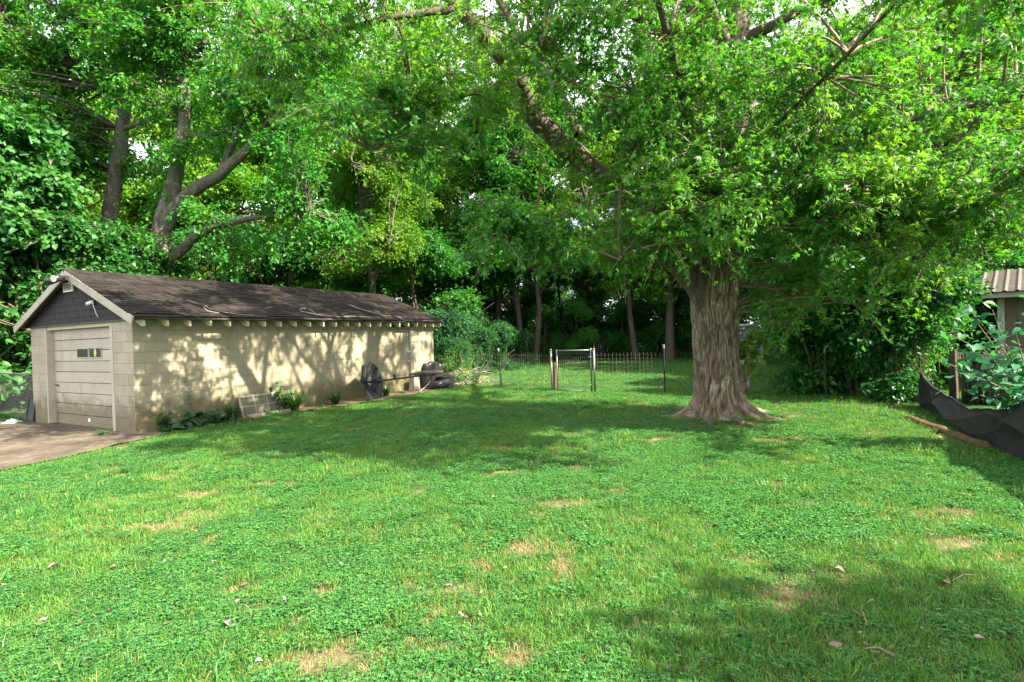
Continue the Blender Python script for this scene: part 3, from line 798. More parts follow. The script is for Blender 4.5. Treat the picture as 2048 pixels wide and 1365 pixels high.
# black sheet and scrap bag at the far left corner of the garage
bs = gthing('storage_lid', 'black plastic lid panel leaning on the front corner of the garage by the chain-link fence', 'lid', -.04, 4.30, .03)
pb = MB().cbox((0, 0, 0), (.02, .42, .52), .006).box((-.012, .02, .03), (0, .05, .49)).box((-.012, .37, .03), (0, .40, .49)); o = pb.build('sheet', M['black_plastic'], bs); o.rotation_euler = (.1, .12, 0)
V_, F_ = [], []
for i in range(9):
    for j in range(9):
        r = math.hypot(i - 4, j - 4) / 4
        V_.append(((i - 4) * .035, (j - 4) * .03, max(.005, .09 * (1 - r) + random.uniform(-.03, .035))))
for i in range(8):
    for j in range(8): F_.append((i * 9 + j, i * 9 + j + 1, i * 9 + j + 10, i * 9 + j + 9))
tag(MB().add(V_, F_).build('plastic_bag', M['white_plastic'], None, loc=tuple(gl(-.25, 4.75, .03))), 'crumpled pale plastic bag on the ground left of the garage', 'bag')

# ------------------------------------------------------------------ fences and gate
def catenary_wire(mb, a, b, r, n=2, sides=3): mb.tube([a + (b - a) * t for t in np.linspace(0, 1, n)], r, sides, cap=False)
def wire_panel(a, b, h, parent, origin, dv=.10, dh=.10, r=.0016, mat='wire'):
    paths = []
    L = np.linalg.norm(b - a); d = (b - a) / L; up = np.array((0, 0, 1.0))
    nv = int(L / dv)
    for i in range(nv + 1):
        p = a + d * (L * i / nv) + np.array((random.uniform(-.004, .004), 0, 0)); paths.append(([p - origin, p + up * (h + random.uniform(-.005, .01)) - origin], [r, r], 3))
    z = .02
    while z < h + .01:
        sag = random.uniform(-.006, .006)
        paths.append(([a + d * (L * t) + up * (z + sag * math.sin(math.pi * t)) - origin for t in np.linspace(0, 1, 5)], [r * .9] * 5, 3)); z += dh
    me = many_tubes('wire_mesh', paths, M[mat])
    o = link('wire_mesh', me, parent); o['kind'] = 'stuff'; return o
def t_post(p, h, parent, origin, lean_=0.0, plate=True):
    q = p - origin
    mb = MB().box((q[0] - .02, q[1] - .003, -.05), (q[0] + .02, q[1] + .003, h)).box((q[0] - .004, q[1] - .028, -.05), (q[0] + .004, q[1] - .0031, h))
    for k in range(int(h / .1)): mb.box((q[0] - .008, q[1] + .003, .05 + k * .1), (q[0] + .008, q[1] + .010, .07 + k * .1))
    o = mb.build('post', M['t_post'], parent); o.rotation_euler = (0, lean_, 0)
    if plate:
        w = MB().box((q[0] - .021, q[1] - .0045, h - .10), (q[0] + .021, q[1] - .0032, h - .002)).build('post_tip', M['white_plastic'], o)
FA, FB_, FC, FD = gnd(1003, 775), gnd(1330, 790), gnd(1652, 800), gnd(1835, 815)
GPL, GPR = gnd(1105, 785), gnd(1190, 786)
FSTART = np.array((-2.3, 17.4, 0))
WF = thing('wire_fence', 'low welded wire fence on dark steel posts across the back lawn', 'fence', tuple(FA))
t_post(FA, 1.25, WF, FA, -.05); t_post(FB_, 1.28, WF, FA, 0); t_post(FC, 1.12, WF, FA, 0)
for a, b_ in ((FSTART, FA), (FA, GPL), (GPR, FB_), (FB_, FC), (FC, FD)): wire_panel(a, b_, 1.08, WF, FA, r=.0009 if a is FB_ or a is FC else .0016, mat='t_post' if a is FB_ or a is FC else 'wire')
for nm, gp, lab in (('gate_post', GPL, 'galvanised pipe post with domed cap beside the wooden stump post'), ('gate_post', GPR, 'galvanised pipe post carrying the gate hinges')):
    o = thing(nm, lab, 'post', tuple(gp), 0, 'steel posts of the garden gate')
    MB().tube([(0, 0, -.05), (-.012 if gp is GPL else 0, 0, 1.18)], .030, 12).build('pipe', M['galv'], o, True)
    MB().tube([(-.012 if gp is GPL else 0, 0, 1.18), (-.012 if gp is GPL else 0, 0, 1.205), (-.012 if gp is GPL else 0, 0, 1.22)], [.036, .033, .012], 12).build('cap', M['galv'], o, True)
g0 = GPL + (GPR - GPL) * .13; g1 = GPL + (GPR - GPL) * .93
GT = thing('garden_gate', 'galvanised tube-framed wire gate closed between two pipe posts', 'gate', tuple(g0))
gd_ = g1 - g0; gz0, gz1 = .07, 1.17
MB().tube([(0, 0, gz0 - .02), (0, 0, gz1 + .03)], .019, 10).build('frame_tube', M['galv'], GT, True)
MB().tube([tuple(gd_ + (0, 0, gz0 - .08)), tuple(gd_ + (0, 0, gz1 + .05))], .021, 10).build('frame_tube', M['galv'], GT, True)
MB().tube([(0, 0, gz1 - .005), tuple(gd_ + (0, 0, gz1 - .005))], .018, 10).build('frame_tube', M['galv'], GT, True)
MB().tube([(0, 0, gz0), tuple(gd_ + (0, 0, gz0 - .03))], .018, 10).build('frame_tube', M['galv'], GT, True)
wire_panel(np.array((.02, 0, gz0)), gd_ * .98 + np.array((0, 0, gz0 - .02)), 1.08, GT, np.array((0, 0, 0.)), .052, .10, .0017)
for z in (.22, .98):
    MB().tube([tuple(gd_ + (-.06, -.02, z)), tuple(gd_ + (.10, -.02, z))], .012, 8).tube([tuple(gd_ + (0, 0, z - .03)), tuple(gd_ + (0, 0, z + .03))], .027, 10).build('hinge', M['galv'], GT)
wp_ = gnd(1111, 783)
pp = MB(); n1 = 14
prof_ = [(-.03, .075), (.05, .070), (.3, .062), (.6, .060), (.78, .056), (.82, .05)]
for_pts = [(random.uniform(-.004, .004), random.uniform(-.004, .004), z) for z, r in prof_]
pp.tube(for_pts, [r for z, r in prof_], n1)
tag(pp.build('wooden_post', M['rotten'], None, False, loc=tuple(wp_ + np.array((0, -.05, 0)))), 'short brown rotting wooden post beside the gate latch', 'post')

# chain-link fence running left from the garage
CL0, CL1 = gl(.1, 4.45), gl(.3, 11.0)
CF = thing('chain_link_fence', 'low chain-link fence running out to the left of the garage', 'fence', tuple(CL0))
L_ = np.linalg.norm(CL1 - CL0); d_ = (CL1 - CL0) / L_; H_ = 1.05
paths = []
s_ = -H_
while s_ < L_:
    for sg in (1, -1):
        t0, t1 = (s_, s_ + H_) if sg > 0 else (s_ + H_, s_)
        za, zb = 0.0, H_
        A_, B_ = [t0, za], [t1, zb]
        lo, hi = 0.0, L_
        def cl(P, Q):
            P, Q = np.array(P), np.array(Q)
            if (P[0] < lo and Q[0] < lo) or (P[0] > hi and Q[0] > hi): return None
            for lim in (lo, hi):
                for U, Vv in ((P, Q), (Q, P)):
                    if (lim == lo and U[0] < lo) or (lim == hi and U[0] > hi): U[1] = U[1] + (Vv[1] - U[1]) * (lim - U[0]) / (Vv[0] - U[0]); U[0] = lim
            return P, Q
        r_ = cl(A_, B_)
        if r_ is not None:
            P, Q = r_; off = np.array((0, 0, .03))
            paths.append(([d_ * P[0] + (0, 0, P[1] + .03), d_ * Q[0] + (0, 0, Q[1] + .03)], [.0018, .0018], 3))
    s_ += .075
o = link('chain_mesh', many_tubes('chain_mesh', paths, M['wire']), CF); o['kind'] = 'stuff'
MB().tube([(0, 0, H_ + .04), tuple(d_ * L_ + (0, 0, H_ + .04))], .019, 8).build('top_rail', M['galv'], CF, True)
for t in (.06, 2.6, 5.2): MB().tube([tuple(d_ * t + (0, .03, -.05)), tuple(d_ * t + (0, .03, H_ + .1))], .025, 8).build('post', M['galv'], CF, True)

# dark wooden picket fence along the back of the lawn
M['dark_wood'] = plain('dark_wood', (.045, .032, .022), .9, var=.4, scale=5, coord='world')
pk = MB().box((0, 0, .04), (.125, .02, 1.62)); pk.add([(0, 0, 1.62), (.125, 0, 1.62), (.0625, 0, 1.70), (0, .02, 1.62), (.125, .02, 1.62), (.0625, .02, 1.70)], [(0, 1, 2), (5, 4, 3), (0, 2, 5, 3), (1, 4, 5, 2)])
pkme = pk.mesh('picket', M['dark_wood'])
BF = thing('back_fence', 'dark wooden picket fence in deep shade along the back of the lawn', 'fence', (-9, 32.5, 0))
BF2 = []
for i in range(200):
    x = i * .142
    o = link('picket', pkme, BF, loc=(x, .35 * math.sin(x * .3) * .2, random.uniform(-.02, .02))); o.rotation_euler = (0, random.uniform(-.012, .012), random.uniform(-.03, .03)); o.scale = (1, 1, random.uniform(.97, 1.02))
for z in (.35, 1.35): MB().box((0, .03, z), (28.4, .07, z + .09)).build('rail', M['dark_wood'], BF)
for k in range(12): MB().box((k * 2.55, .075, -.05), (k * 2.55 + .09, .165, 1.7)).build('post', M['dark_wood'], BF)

# pale shed standing behind the maple trunk
SH = gnd(1478, 734)
M['shed_white'] = plain('shed_white', (.62, .62, .64), .6, var=.1)
M['shed_grey'] = plain('shed_grey', (.30, .30, .32), .6, var=.15)
SHD = thing('garden_shed', 'pale garden shed with rounded barn roof half hidden behind the maple trunk', 'shed', tuple(SH), .30)
gp_ = [(0, 1.15), (.10, 1.42), (.32, 1.66), (.65, 1.78), (.98, 1.66), (1.20, 1.42), (1.30, 1.15)]
pr = [(0, 0)] + gp_ + [(1.30, 0)]
k_ = len(pr)
MB().add([(x, y, z) for y in (0, 1.9) for x, z in pr], [tuple(range(k_)), tuple(range(2 * k_ - 1, k_ - 1, -1))] + [(i, (i + 1) % k_, k_ + (i + 1) % k_, k_ + i) for i in range(k_)]).build('wall', M['shed_white'], SHD)
rf = MB(); cx_ = .65
out_ = [(cx_ + (x - cx_) * 1.08, z + .05) for x, z in gp_]; inn = [(cx_ + (x - cx_) * 1.02, z + .012) for x, z in gp_]
ring = out_ + inn[::-1]; kr = len(ring)
rf.add([(x, y, z) for y in (-.12, 2.0) for x, z in ring], [(i, (i + 1) % kr, kr + (i + 1) % kr, kr + i) for i in range(kr)] + [(i, i + 1, kr - 2 - i, kr - 1 - i) for i in range(6)] + [(kr + i, kr + i + 1, 2 * kr - 2 - i, 2 * kr - 1 - i) for i in range(6)])
rf.build('roof', M['shed_grey'], SHD)
for x0 in (.15, .66):
    dd = MB().cbox((x0, -.03, .06), (x0 + .48, -.004, 1.2), .008).build('door', M['shed_white'], SHD)
    MB().cbox((x0 + (.40 if x0 < .5 else .04), -.05, .6), (x0 + (.44 if x0 < .5 else .08), -.031, .72), .005).build('handle', M['dark'], dd)
MB().box((.0, -.02, 1.205), (1.3, -.003, 1.26)).build('trim', M['shed_grey'], SHD)

# ------------------------------------------------------------------ right-hand side: cloth fence, timbers, post, bin, shed
TA, TB = np.array((7.75, 9.75, 0)), np.array((5.55, 5.15, 0))
Lt = np.linalg.norm(TB - TA); dt_ = (TB - TA) / Lt; nt_ = np.array((dt_[1], -dt_[0], 0));
if nt_[0] > 0: nt_ = -nt_
nu, nv_ = 220, 34
us = np.linspace(0, 1, nu)
top = np.interp(us, [0, .05, .16, .3, .5, .68, .82, 1], [.64, .62, .47, .37, .31, .42, .62, .80])
top += .006 * np.sin(us * 60) + .012 * np.sin(us * 23)
V_, F_ = [], []
for i, u in enumerate(us):
    for j in range(nv_ + 1):
        v = j / nv_
        z = .02 + top[i] * v
        fold = .12 * (1 - abs(math.sin(u * 6 + v * 3.4 - .8))) ** 2 + .045 * (1 - abs(math.sin(u * 11 - v * 4.6))) ** 2 + .016 * (1 - abs(math.sin(u * 29 + v * 6 + 2 * math.sin(u * 9)))) ** 2
        swag = .16 * (1 - v) * math.exp(-((u - .75) / .28) ** 2) + .10 * math.sin(math.pi * v) * math.exp(-((u - .45) / .3) ** 2)
        p = TA + dt_ * (u * Lt) + nt_ * (fold * (.35 + .65 * (1 - abs(2 * v - 1))) + swag)
        V_.append((p[0] - TA[0], p[1] - TA[1], z))
for i in range(nu - 1):
    for j in range(nv_): F_.append((i * (nv_ + 1) + j, (i + 1) * (nv_ + 1) + j, (i + 1) * (nv_ + 1) + j + 1, i * (nv_ + 1) + j + 1))
TP = thing('cloth_fence', 'sagging black landscape cloth strung along the right edge of the lawn', 'fence', tuple(TA))
o = MB().add(V_, F_).build('cloth', M['tarp'], TP, True); so = o.modifiers.new('thick', 'SOLIDIFY'); so.thickness = .006
hem = [np.array(V_[i * (nv_ + 1) + nv_]) + (0, 0, .004) for i in range(nu)]
MB().tube(hem, .016, 6).build('hem', M['tarp'], TP, True)
tie = np.array(V_[52 * (nv_ + 1) + nv_])
MB().tube([tie + (0, 0, .02), tie + nt_ * .09 + (0, 0, -.06), tie + nt_ * .13 + (0, 0, -.16), tie + nt_ * .12 + (0, 0, -.24)], [.012, .016, .012, .006], 6).build('tie', M['tarp'], TP, True)
for u in (.03, .995):
    p = dt_ * (u * Lt) - nt_ * .03
    MB().box((p[0] - .02, p[1] - .02, -.05), (p[0] + .02, p[1] + .02, .62)).build('stake', M['weathered'], TP)
def timber(a, b_, r, lab, seed):
    a, b_ = np.array(a), np.array(b_); rr = random.Random(seed)
    pts = [a + (b_ - a) * t + np.array((rr.uniform(-.02, .02), rr.uniform(-.02, .02), rr.uniform(-.008, .008))) for t in np.linspace(0, 1, 9)]
    mb = MB().tube(np.array(pts) - a, [r * rr.uniform(.75, 1.1) for _ in pts], 9)
    tag(mb.build('landscape_timber', M['rotten'], None, False, loc=tuple(a)), lab, 'timber', 'rotting timbers below the cloth fence')
ga, gb, gc, gd2 = gnd(1818, 836, .05), gnd(1968, 892, .05), gnd(1775, 817, .04), gnd(1835, 817, .04)
timber(ga, gb, .055, 'long rotting brown timber on the ground along the black cloth fence', 3)
timber(gc, gd2, .05, 'short rotting stick of timber at the far end of the cloth fence', 5)
fp = at(1908, 800, 10.6); fp[2] = 0
wpst = thing('fence_post', 'grey weathered wooden fence post standing behind the black cloth', 'post', tuple(fp))
pts = [(0, 0, -.05), (.006, 0, .3), (-.004, .004, .7), (.012, 0, 1.02)]
MB().tube(pts, [.085, .08, .072, .062], 9).build('shaft', M['weathered'], wpst)
cb = at(1995, 800, 9.8); cb[2] = 0
BN = thing('compost_bin', 'round black compost bin wrapped in wire behind the cloth fence', 'bin', tuple(cb))
MB().tube([(0, 0, 0), (0, 0, .85)], [.52, .50], 26).tube([(0, 0, .851), (0, 0, .90), (0, 0, .96)], [.53, .52, .30], 26).build('body', M['black_plastic'], BN, True)
paths = []
for k in range(40):
    t = k * 2 * math.pi / 40; paths.append(([(.56 * math.cos(t), .56 * math.sin(t), .0), (.56 * math.cos(t), .56 * math.sin(t), 1.0)], [.002] * 2, 3))
for k in range(11): paths.append(([(.56 * math.cos(t), .56 * math.sin(t), .02 + k * .097) for t in np.linspace(0, 2 * math.pi, 25)], [.002] * 25, 3))
o = link('wire_wrap', many_tubes('wire_wrap', paths, M['wire']), BN); o['kind'] = 'stuff'
# shed on the right edge
M['shed_wall'] = plain('shed_wall', (.10, .075, .055), .8, var=.25, coord='world')
M['shed_trim'] = plain('shed_trim', (.30, .285, .235), .7, var=.15, coord='world')
M['metal_roof'] = plain('metal_roof', (.075, .06, .045), .55, .3, .25, 3, coord='world')
rs = at(1998, 800, 12.0); rs[2] = 0
RS = thing('open_shed', 'brown open shed with pale post and low metal roof at the right edge', 'shed', tuple(rs), -.80)
MB().cbox((0, 0, 0), (.13, .13, 2.14), .008).build('corner_post', M['shed_trim'], RS)
MB().cbox((0, 2.9, 0), (.13, 3.03, 2.14), .008).build('corner_post', M['shed_trim'], RS)
wl_ = MB().box((.135, .05, .05), (.15, 3.0, 2.14)); wall_ = wl_.build('wall', M['shed_wall'], RS)
for k in range(14):
    MB().cbox((.14 + k * .2, .03, .05), (.335 + k * .2, .06, 2.14), .004).build('board', M['shed_wall'], wall_)
MB().cbox((-.25, -.28, 2.14), (3.4, -.25, 2.27), .005).build('fascia', M['shed_trim'], RS)
MB().cbox((-.28, -.25, 2.14), (-.25, 3.3, 2.27), .005).build('fascia', M['shed_trim'], RS)
r2 = MB(); sl = .32
for k in range(18):
    x0 = -.32 + k * .21
    r2.add([(x0, -.34, 2.275), (x0 + .05, -.34, 2.305), (x0 + .10, -.34, 2.275), (x0 + .21, -.34, 2.275), (x0, 1.6, 2.275 + sl * 1.94), (x0 + .05, 1.6, 2.305 + sl * 1.94), (x0 + .10, 1.6, 2.275 + sl * 1.94), (x0 + .21, 1.6, 2.275 + sl * 1.94)], [(0, 1, 5, 4), (1, 2, 6, 5), (2, 3, 7, 6)])
o = r2.build('roof', M['metal_roof'], RS); so = o.modifiers.new('thick', 'SOLIDIFY'); so.thickness = .008
MB().add([(-.3, -.3, 2.26), (3.4, -.3, 2.26), (3.4, 1.6, 2.26 + sl * 1.9), (-.3, 1.6, 2.26 + sl * 1.9), (-.3, 3.3, 2.26), (3.4, 3.3, 2.26)], [(0, 1, 2, 3), (3, 2, 5, 4)]).build('roof_back', M['metal_roof'], RS)

# house beyond the right edge of the picture whose eave shades that side of the lawn
HE0, HE1 = np.array((8.02, 4.75, 0)), np.array((6.4, .9, 0))
hd = unit(HE1 - HE0); hn = np.array((-hd[1], hd[0], 0)); hn = hn if hn[0] > 0 else -hn
NH = thing('neighbouring_house', 'low house just beyond the right edge that shades the lawn', 'house', tuple(HE0), math.atan2(hd[1], hd[0]))
sgn = 1 if np.dot(hn, (-math.sin(math.atan2(hd[1], hd[0])), math.cos(math.atan2(hd[1], hd[0])), 0)) > 0 else -1
MB().box((.3, min(.5 * sgn, 6 * sgn), 0), (4.0, max(.5 * sgn, 6 * sgn), 2.75)).build('wall', M['shed_trim'], NH)
MB().add([(0, 0, 2.7), (4.3, 0, 2.7), (4.3, 3.25 * sgn, 4.1), (0, 3.25 * sgn, 4.1), (0, 6.5 * sgn, 2.7), (4.3, 6.5 * sgn, 2.7), (0, 0, 2.85), (4.3, 0, 2.85), (4.3, 3.25 * sgn, 4.25), (0, 3.25 * sgn, 4.25), (0, 6.5 * sgn, 2.85), (4.3, 6.5 * sgn, 2.85)],
         [(0, 1, 2, 3), (3, 2, 5, 4), (6, 9, 8, 7), (9, 10, 11, 8), (0, 6, 7, 1), (4, 5, 11, 10), (0, 3, 9, 6), (3, 4, 10, 9), (1, 7, 8, 2), (2, 8, 11, 5)]).build('roof', M['shingle'], NH)


# ------------------------------------------------------------------ trees
def smooth_path(pts, rad, n):
    pts, rad = np.array(pts, float), np.array(rad, float)
    s = np.concatenate([[0], np.cumsum(np.linalg.norm(np.diff(pts, axis=0), axis=1))]); s /= s[-1]
    k = len(pts)
    # Catmull-Rom on the control points
    out, ro = [], []
    for t in np.linspace(0, 1, n):
        i = min(k - 2, np.searchsorted(s, t, side='right') - 1); i = max(0, i)
        u = (t - s[i]) / (s[i + 1] - s[i] + 1e-9)
        p0, p1, p2, p3 = pts[max(i - 1, 0)], pts[i], pts[i + 1], pts[min(i + 2, k - 1)]
        out.append(.5 * ((2 * p1) + (p2 - p0) * u + (2 * p0 - 5 * p1 + 4 * p2 - p3) * u * u + (3 * p1 - p0 - 3 * p2 + p3) * u ** 3))
        ro.append(rad[i] + (rad[i + 1] - rad[i]) * u)
    return np.array(out), np.array(ro)

def sample_blobs(rng, blobs, n):
    """points in a set of ellipsoids (centre, radii, weight), shell-heavy"""
    w = np.array([b[2] for b in blobs], float); w /= w.sum()
    idx = rng.choice(len(blobs), n, p=w)
    d = unit(rng.normal(size=(n, 3))); r = rng.uniform(.25, 1.0, n) ** .5
    c = np.array([b[0] for b in blobs])[idx]; R = np.array([b[1] for b in blobs])[idx]
    return c + d * R * r[:, None]

def foliate(rng, limbs, clusters, sprays, per, spray_len, leaf, droop=.35, branch_r=.03, twigs=True, spread=.5, curl=.5, flat=.55):
    """limbs: list of (pts, rad) polylines; clusters (n,3).  returns branch paths, twig paths and leaf arrays"""
    nodes_ = np.concatenate([p for p, r in limbs]); 
    br, tw = [], []
    P, A, Nn, S = [], [], [], []
    for c in clusters:
        dv = nodes_ - c
        d = np.linalg.norm(dv, axis=1) + np.maximum(0, dv[:, 2]) * .8
        j = np.argmin(d); a = nodes_[j]
        L = np.linalg.norm(c - a)
        mid_ = (a + c) / 2 + rng.normal(size=3) * .10 * L + np.array((0, 0, .12 * L))
        t = np.linspace(0, 1, 6)[:, None]
        path = a * (1 - t) ** 2 + 2 * mid_ * t * (1 - t) + c * t ** 2
        r0 = min(branch_r, .010 + .013 * L)
        br.append((path, np.linspace(r0, .006, 6), 5))
        out = unit(c - a + np.array((0, 0, .01)))
        k = max(1, int(rng.poisson(sprays)))
        tt = rng.uniform(.45, 1.0, k) if L > .8 else rng.uniform(0.2, 1.0, k)
        base = (a * (1 - tt[:, None]) ** 2 + 2 * mid_ * tt[:, None] * (1 - tt[:, None]) + c * tt[:, None] ** 2)
        dirs = unit(out * .5 + rng.normal(size=(k, 3)) * np.array((1, 1, .55)) * .8 - np.array((0, 0, droop * .6)))
        ln = spray_len * rng.uniform(.55, 1.25, k)
        for b0, dd, l in zip(base, dirs, ln):
            u = np.linspace(0, 1, 4)[:, None]
            sp = b0 + dd * l * u + np.array((0, 0, -1.0)) * droop * l * u ** 2
            if twigs: tw.append((sp, np.linspace(.007, .003, 4), 3))
            m_ = max(2, int(per * rng.uniform(.6, 1.3)))
            v = rng.uniform(.12, 1.05, m_)
            pos = b0 + dd * l * v[:, None] + np.array((0, 0, -1.0)) * droop * l * (v ** 2)[:, None]
            pos = pos + rng.normal(size=(m_, 3)) * spread * l * .16
            ax = unit(rng.normal(size=(m_, 3)) * np.array((1, 1, .5)) + dd * .7 - np.array((0, 0, curl)))
            nn = unit(rng.normal(size=(m_, 3)) * flat + np.array((0, 0, .8)) + np.array(SUN_DIR) * .35)
            P.append(pos); A.append(ax); Nn.append(nn); S.append(leaf * rng.uniform(.6, 1.25, m_))
    return br, tw, np.concatenate(P), np.concatenate(A), np.concatenate(Nn), np.concatenate(S)

def leaf_var(rng, P):
    n = noise2(P[:, 0] + P[:, 2] * .7, P[:, 1] + P[:, 2] * .4, .8, 5)
    return np.clip(.55 * n + .45 * rng.random(len(P)) , 0, 1)

# ---- the big silver maple on the lawn
M['stem_bark'] = bark_mat('stem_bark', (.024, .018, .012), (.17, .135, .098), (.28, .30, .23), 1.4, 1.0)
rng = np.random.default_rng(11)
MR = MAPLE.copy()
MT = thing('maple_tree', 'huge old silver maple with thick furrowed trunk standing on the lawn', 'tree', tuple(MR))
roots = [(.2, 1.0), (1.15, .7), (2.2, .85), (3.3, 1.0), (4.15, .75), (4.75, .9), (5.5, 1.15)]
na, nz = 280, 150
ths = np.linspace(0, 2 * math.pi, na, endpoint=False); zs = np.concatenate([np.linspace(-.06, .7, 50), np.linspace(.72, 3.1, nz - 50)])
V_ = []; RID = []
tr_top = at(1432, 520, MR[1]) - MR
for z in zs:
    r0 = (.385 - .020 * min(z, 2.0) + .10 * max(0, (z - 1.5)) ** 1.2) * math.sqrt(max(.02, 1 - (max(0, z - 2.2) / .92) ** 2))
    c_ = np.array((tr_top[0] * (max(z, 0) / 3.0) ** 1.5 * .25, 0, z))
    lob = np.zeros(na)
    for a, s_ in roots: lob += s_ * np.maximum(0, np.cos(ths - a)) ** 26
    fl_ = .62 * math.exp(-max(z, 0) / .15) + .10 * math.exp(-max(z, 0) / .45)
    wob = .06 * np.sin(z * 4 + ths * 3) + .03 * np.sin(z * 11 + ths * 7)
    n1_ = noise2((ths + wob) * 9.5 + 40, np.full(na, z * 3.4 + 3), 1.0, 6); n2_ = noise2((ths + wob) * 20 + 9, np.full(na, z * 8.5), 1.0, 7); n3_ = noise2(ths * 42 + 9, np.full(na, z * 22), 1.0, 5)
    plate = np.clip(.50 * (np.abs(n1_ - .5) * 4) ** .7 + .55 * n2_ + .4 * (n3_ - .5), 0, 1.3)
    rid = .055 * (plate - .65)
    rid[-8:] = rid[-8:] * np.linspace(1, 0, 8) + rid[:8][::-1] * np.linspace(0, 1, 8)
    big = .035 * np.cos(2 * ths + z * .7) + .02 * np.cos(3 * ths - z)
    r = r0 + fl_ * lob * .9 + fl_ * .12 + rid * (1 if z > .15 else .6) + big
    RID.append(plate)
    V_.append(np.stack([c_[0] + r * np.cos(ths), c_[1] + r * np.sin(ths), np.full(na, z)], -1))
V_ = np.concatenate(V_)
i_, j_ = np.meshgrid(np.arange(len(zs) - 1), np.arange(na), indexing='ij'); j2 = (j_ + 1) % na
q = np.stack([i_ * na + j_, i_ * na + j2, (i_ + 1) * na + j2, (i_ + 1) * na + j_], -1).reshape(-1)
# plate faces pale, furrows dark: bark tone plus crevice shade painted from relief
mb_ = M['maple_bark']; nt = mb_.node_tree; b = nt.nodes['Principled BSDF']
old = b.inputs['Base Color'].links[0].from_socket
pa = nt.nodes.new('ShaderNodeAttribute'); pa.attribute_name = 'plate'
nt.links.new(mixc(nt, 1.0, old, ramp(nt, pa.outputs['Fac'], [(.0, (.38, .33, .30)), (.35, (.55, .5, .46)), (.75, (1, 1, 1)), (1, (1.15, 1.15, 1.15))]), 'MULTIPLY'), b.inputs['Base Color'])
# moss grows on the root collar: a variant of the bark with green patches low down
mb_ = M['maple_bark']; nt = mb_.node_tree; b = nt.nodes['Principled BSDF']
old = b.inputs['Base Color'].links[0].from_socket
oc = opos(nt); sp = nt.nodes.new('ShaderNodeSeparateXYZ'); nt.links.new(oc, sp.inputs['Vector'])
ad = N(nt, 'ShaderNodeMath', _operation='MULTIPLY_ADD'); nt.links.new(noise_fac(nt, oc, 4.5, 5, .7), ad.inputs[0]); ad.inputs[1].default_value = -1.6; nt.links.new(sp.outputs['Z'], ad.inputs[2])
ad2 = N(nt, 'ShaderNodeMath', _operation='ADD'); nt.links.new(ad.outputs['Value'], ad2.inputs[0]); ad2.inputs[1].default_value = .86
nt.links.new(mixc(nt, ramp(nt, ad2.outputs['Value'], [(.0, (.85, .85, .85)), (.14, (0, 0, 0))]), old, (.085, .11, .018)), b.inputs['Base Color'])
tme = mesh_np('trunk', V_, q, np.arange(len(q) // 4) * 4, np.full(len(q) // 4, 4), M['maple_bark'], smooth=True)
ra = tme.attributes.new('plate', 'FLOAT', 'POINT'); ra.data.foreach_set('value', np.concatenate(RID).astype(np.float32))
link('trunk', tme, MT)
rp = []
for a, s_ in roots:
    d = np.array((math.cos(a), math.sin(a), 0)); p0 = d * .45; n_ = np.array((-d[1], d[0], 0))
    L = .55 + .55 * s_ * rng.uniform(.6, 1.1)
    rp.append(smooth_path([p0 + (0, 0, .10), p0 + d * L * .4 + n_ * rng.uniform(-.08, .08) + (0, 0, .05), p0 + d * L + n_ * rng.uniform(-.2, .2) + (0, 0, -.01), p0 + d * L * 1.3 + n_ * rng.uniform(-.25, .25) + (0, 0, -.06)], [.12, .085, .05, .02], 12))
for p, r in rp: link('root', many_tubes('root', [(p - np.array((0, 0, .035)), r * .8, 9)], M['stem_bark']), MT)

ml = []
def limb(pts, rad, n=16):
    P_ = np.array([at(p[0], p[1], p[2] + .42) for p in pts]) - MR
    P_, R_ = smooth_path(P_, rad, n)
    P_[1:] += rng.normal(size=P_[1:].shape) * R_[1:, None] * .12
    ml.append((P_, R_)); return P_, R_
limb([(1428, 640, 9.12), (1385, 560, 9.1), (1310, 478, 9.0), (1240, 392, 8.9), (1150, 310, 8.7), (1080, 245, 8.5), (1040, 165, 8.3), (980, 80, 8.0), (900, 0, 7.8), (800, -110, 7.6)], [.16, .25, .225, .20, .185, .175, .15, .135, .11, .06], 34)
limb([(1434, 660, 9.1), (1448, 520, 9.15), (1452, 380, 9.3), (1458, 220, 9.5), (1472, 60, 9.6), (1482, -80, 9.8), (1500, -330, 10)], [.22, .33, .28, .25, .235, .2, .07], 28)
limb([(1428, 610, 9.15), (1408, 480, 9.3), (1395, 360, 9.6), (1402, 220, 9.8), (1398, 80, 10), (1370, -90, 10.2), (1320, -330, 10.4)], [.18, .22, .19, .17, .15, .13, .05], 24)
limb([(1462, 130, 9.5), (1432, 50, 9.1), (1400, -20, 8.6), (1340, -140, 8.0)], [.15, .13, .11, .07])
limb([(1400, 100, 9.95), (1330, 55, 9.6), (1260, 28, 9.2), (1180, -25, 8.8), (1080, -120, 8.4)], [.10, .10, .08, .06, .03])
limb([(1460, 400, 9.3), (1560, 325, 8.9), (1700, 275, 8.2), (1880, 225, 7.6), (2040, 200, 7.2)], [.12, .09, .06, .04, .02])
limb([(1460, 470, 9.2), (1600, 440, 8.5), (1750, 418, 7.8), (1930, 420, 7.2)], [.11, .07, .045, .02])
limb([(1450, 420, 9.2), (1400, 300, 8.0), (1350, 130, 6.9), (1300, -60, 6.0)], [.12, .09, .06, .03])
limb([(1250, 400, 8.9), (1190, 420, 8.2), (1100, 440, 7.6), (1020, 470, 7.3)], [.07, .05, .03, .015])
limb([(1360, 540, 9.0), (1330, 470, 8.2), (1290, 470, 7.6), (1240, 520, 7.2)], [.06, .05, .03, .015])
limb([(1452, 300, 9.4), (1520, 200, 11.5), (1590, 80, 13.2)], [.14, .1, .04])
limb([(1040, 165, 8.3), (930, 190, 7.9), (830, 230, 7.5), (740, 300, 7.3)], [.07, .05, .035, .02])
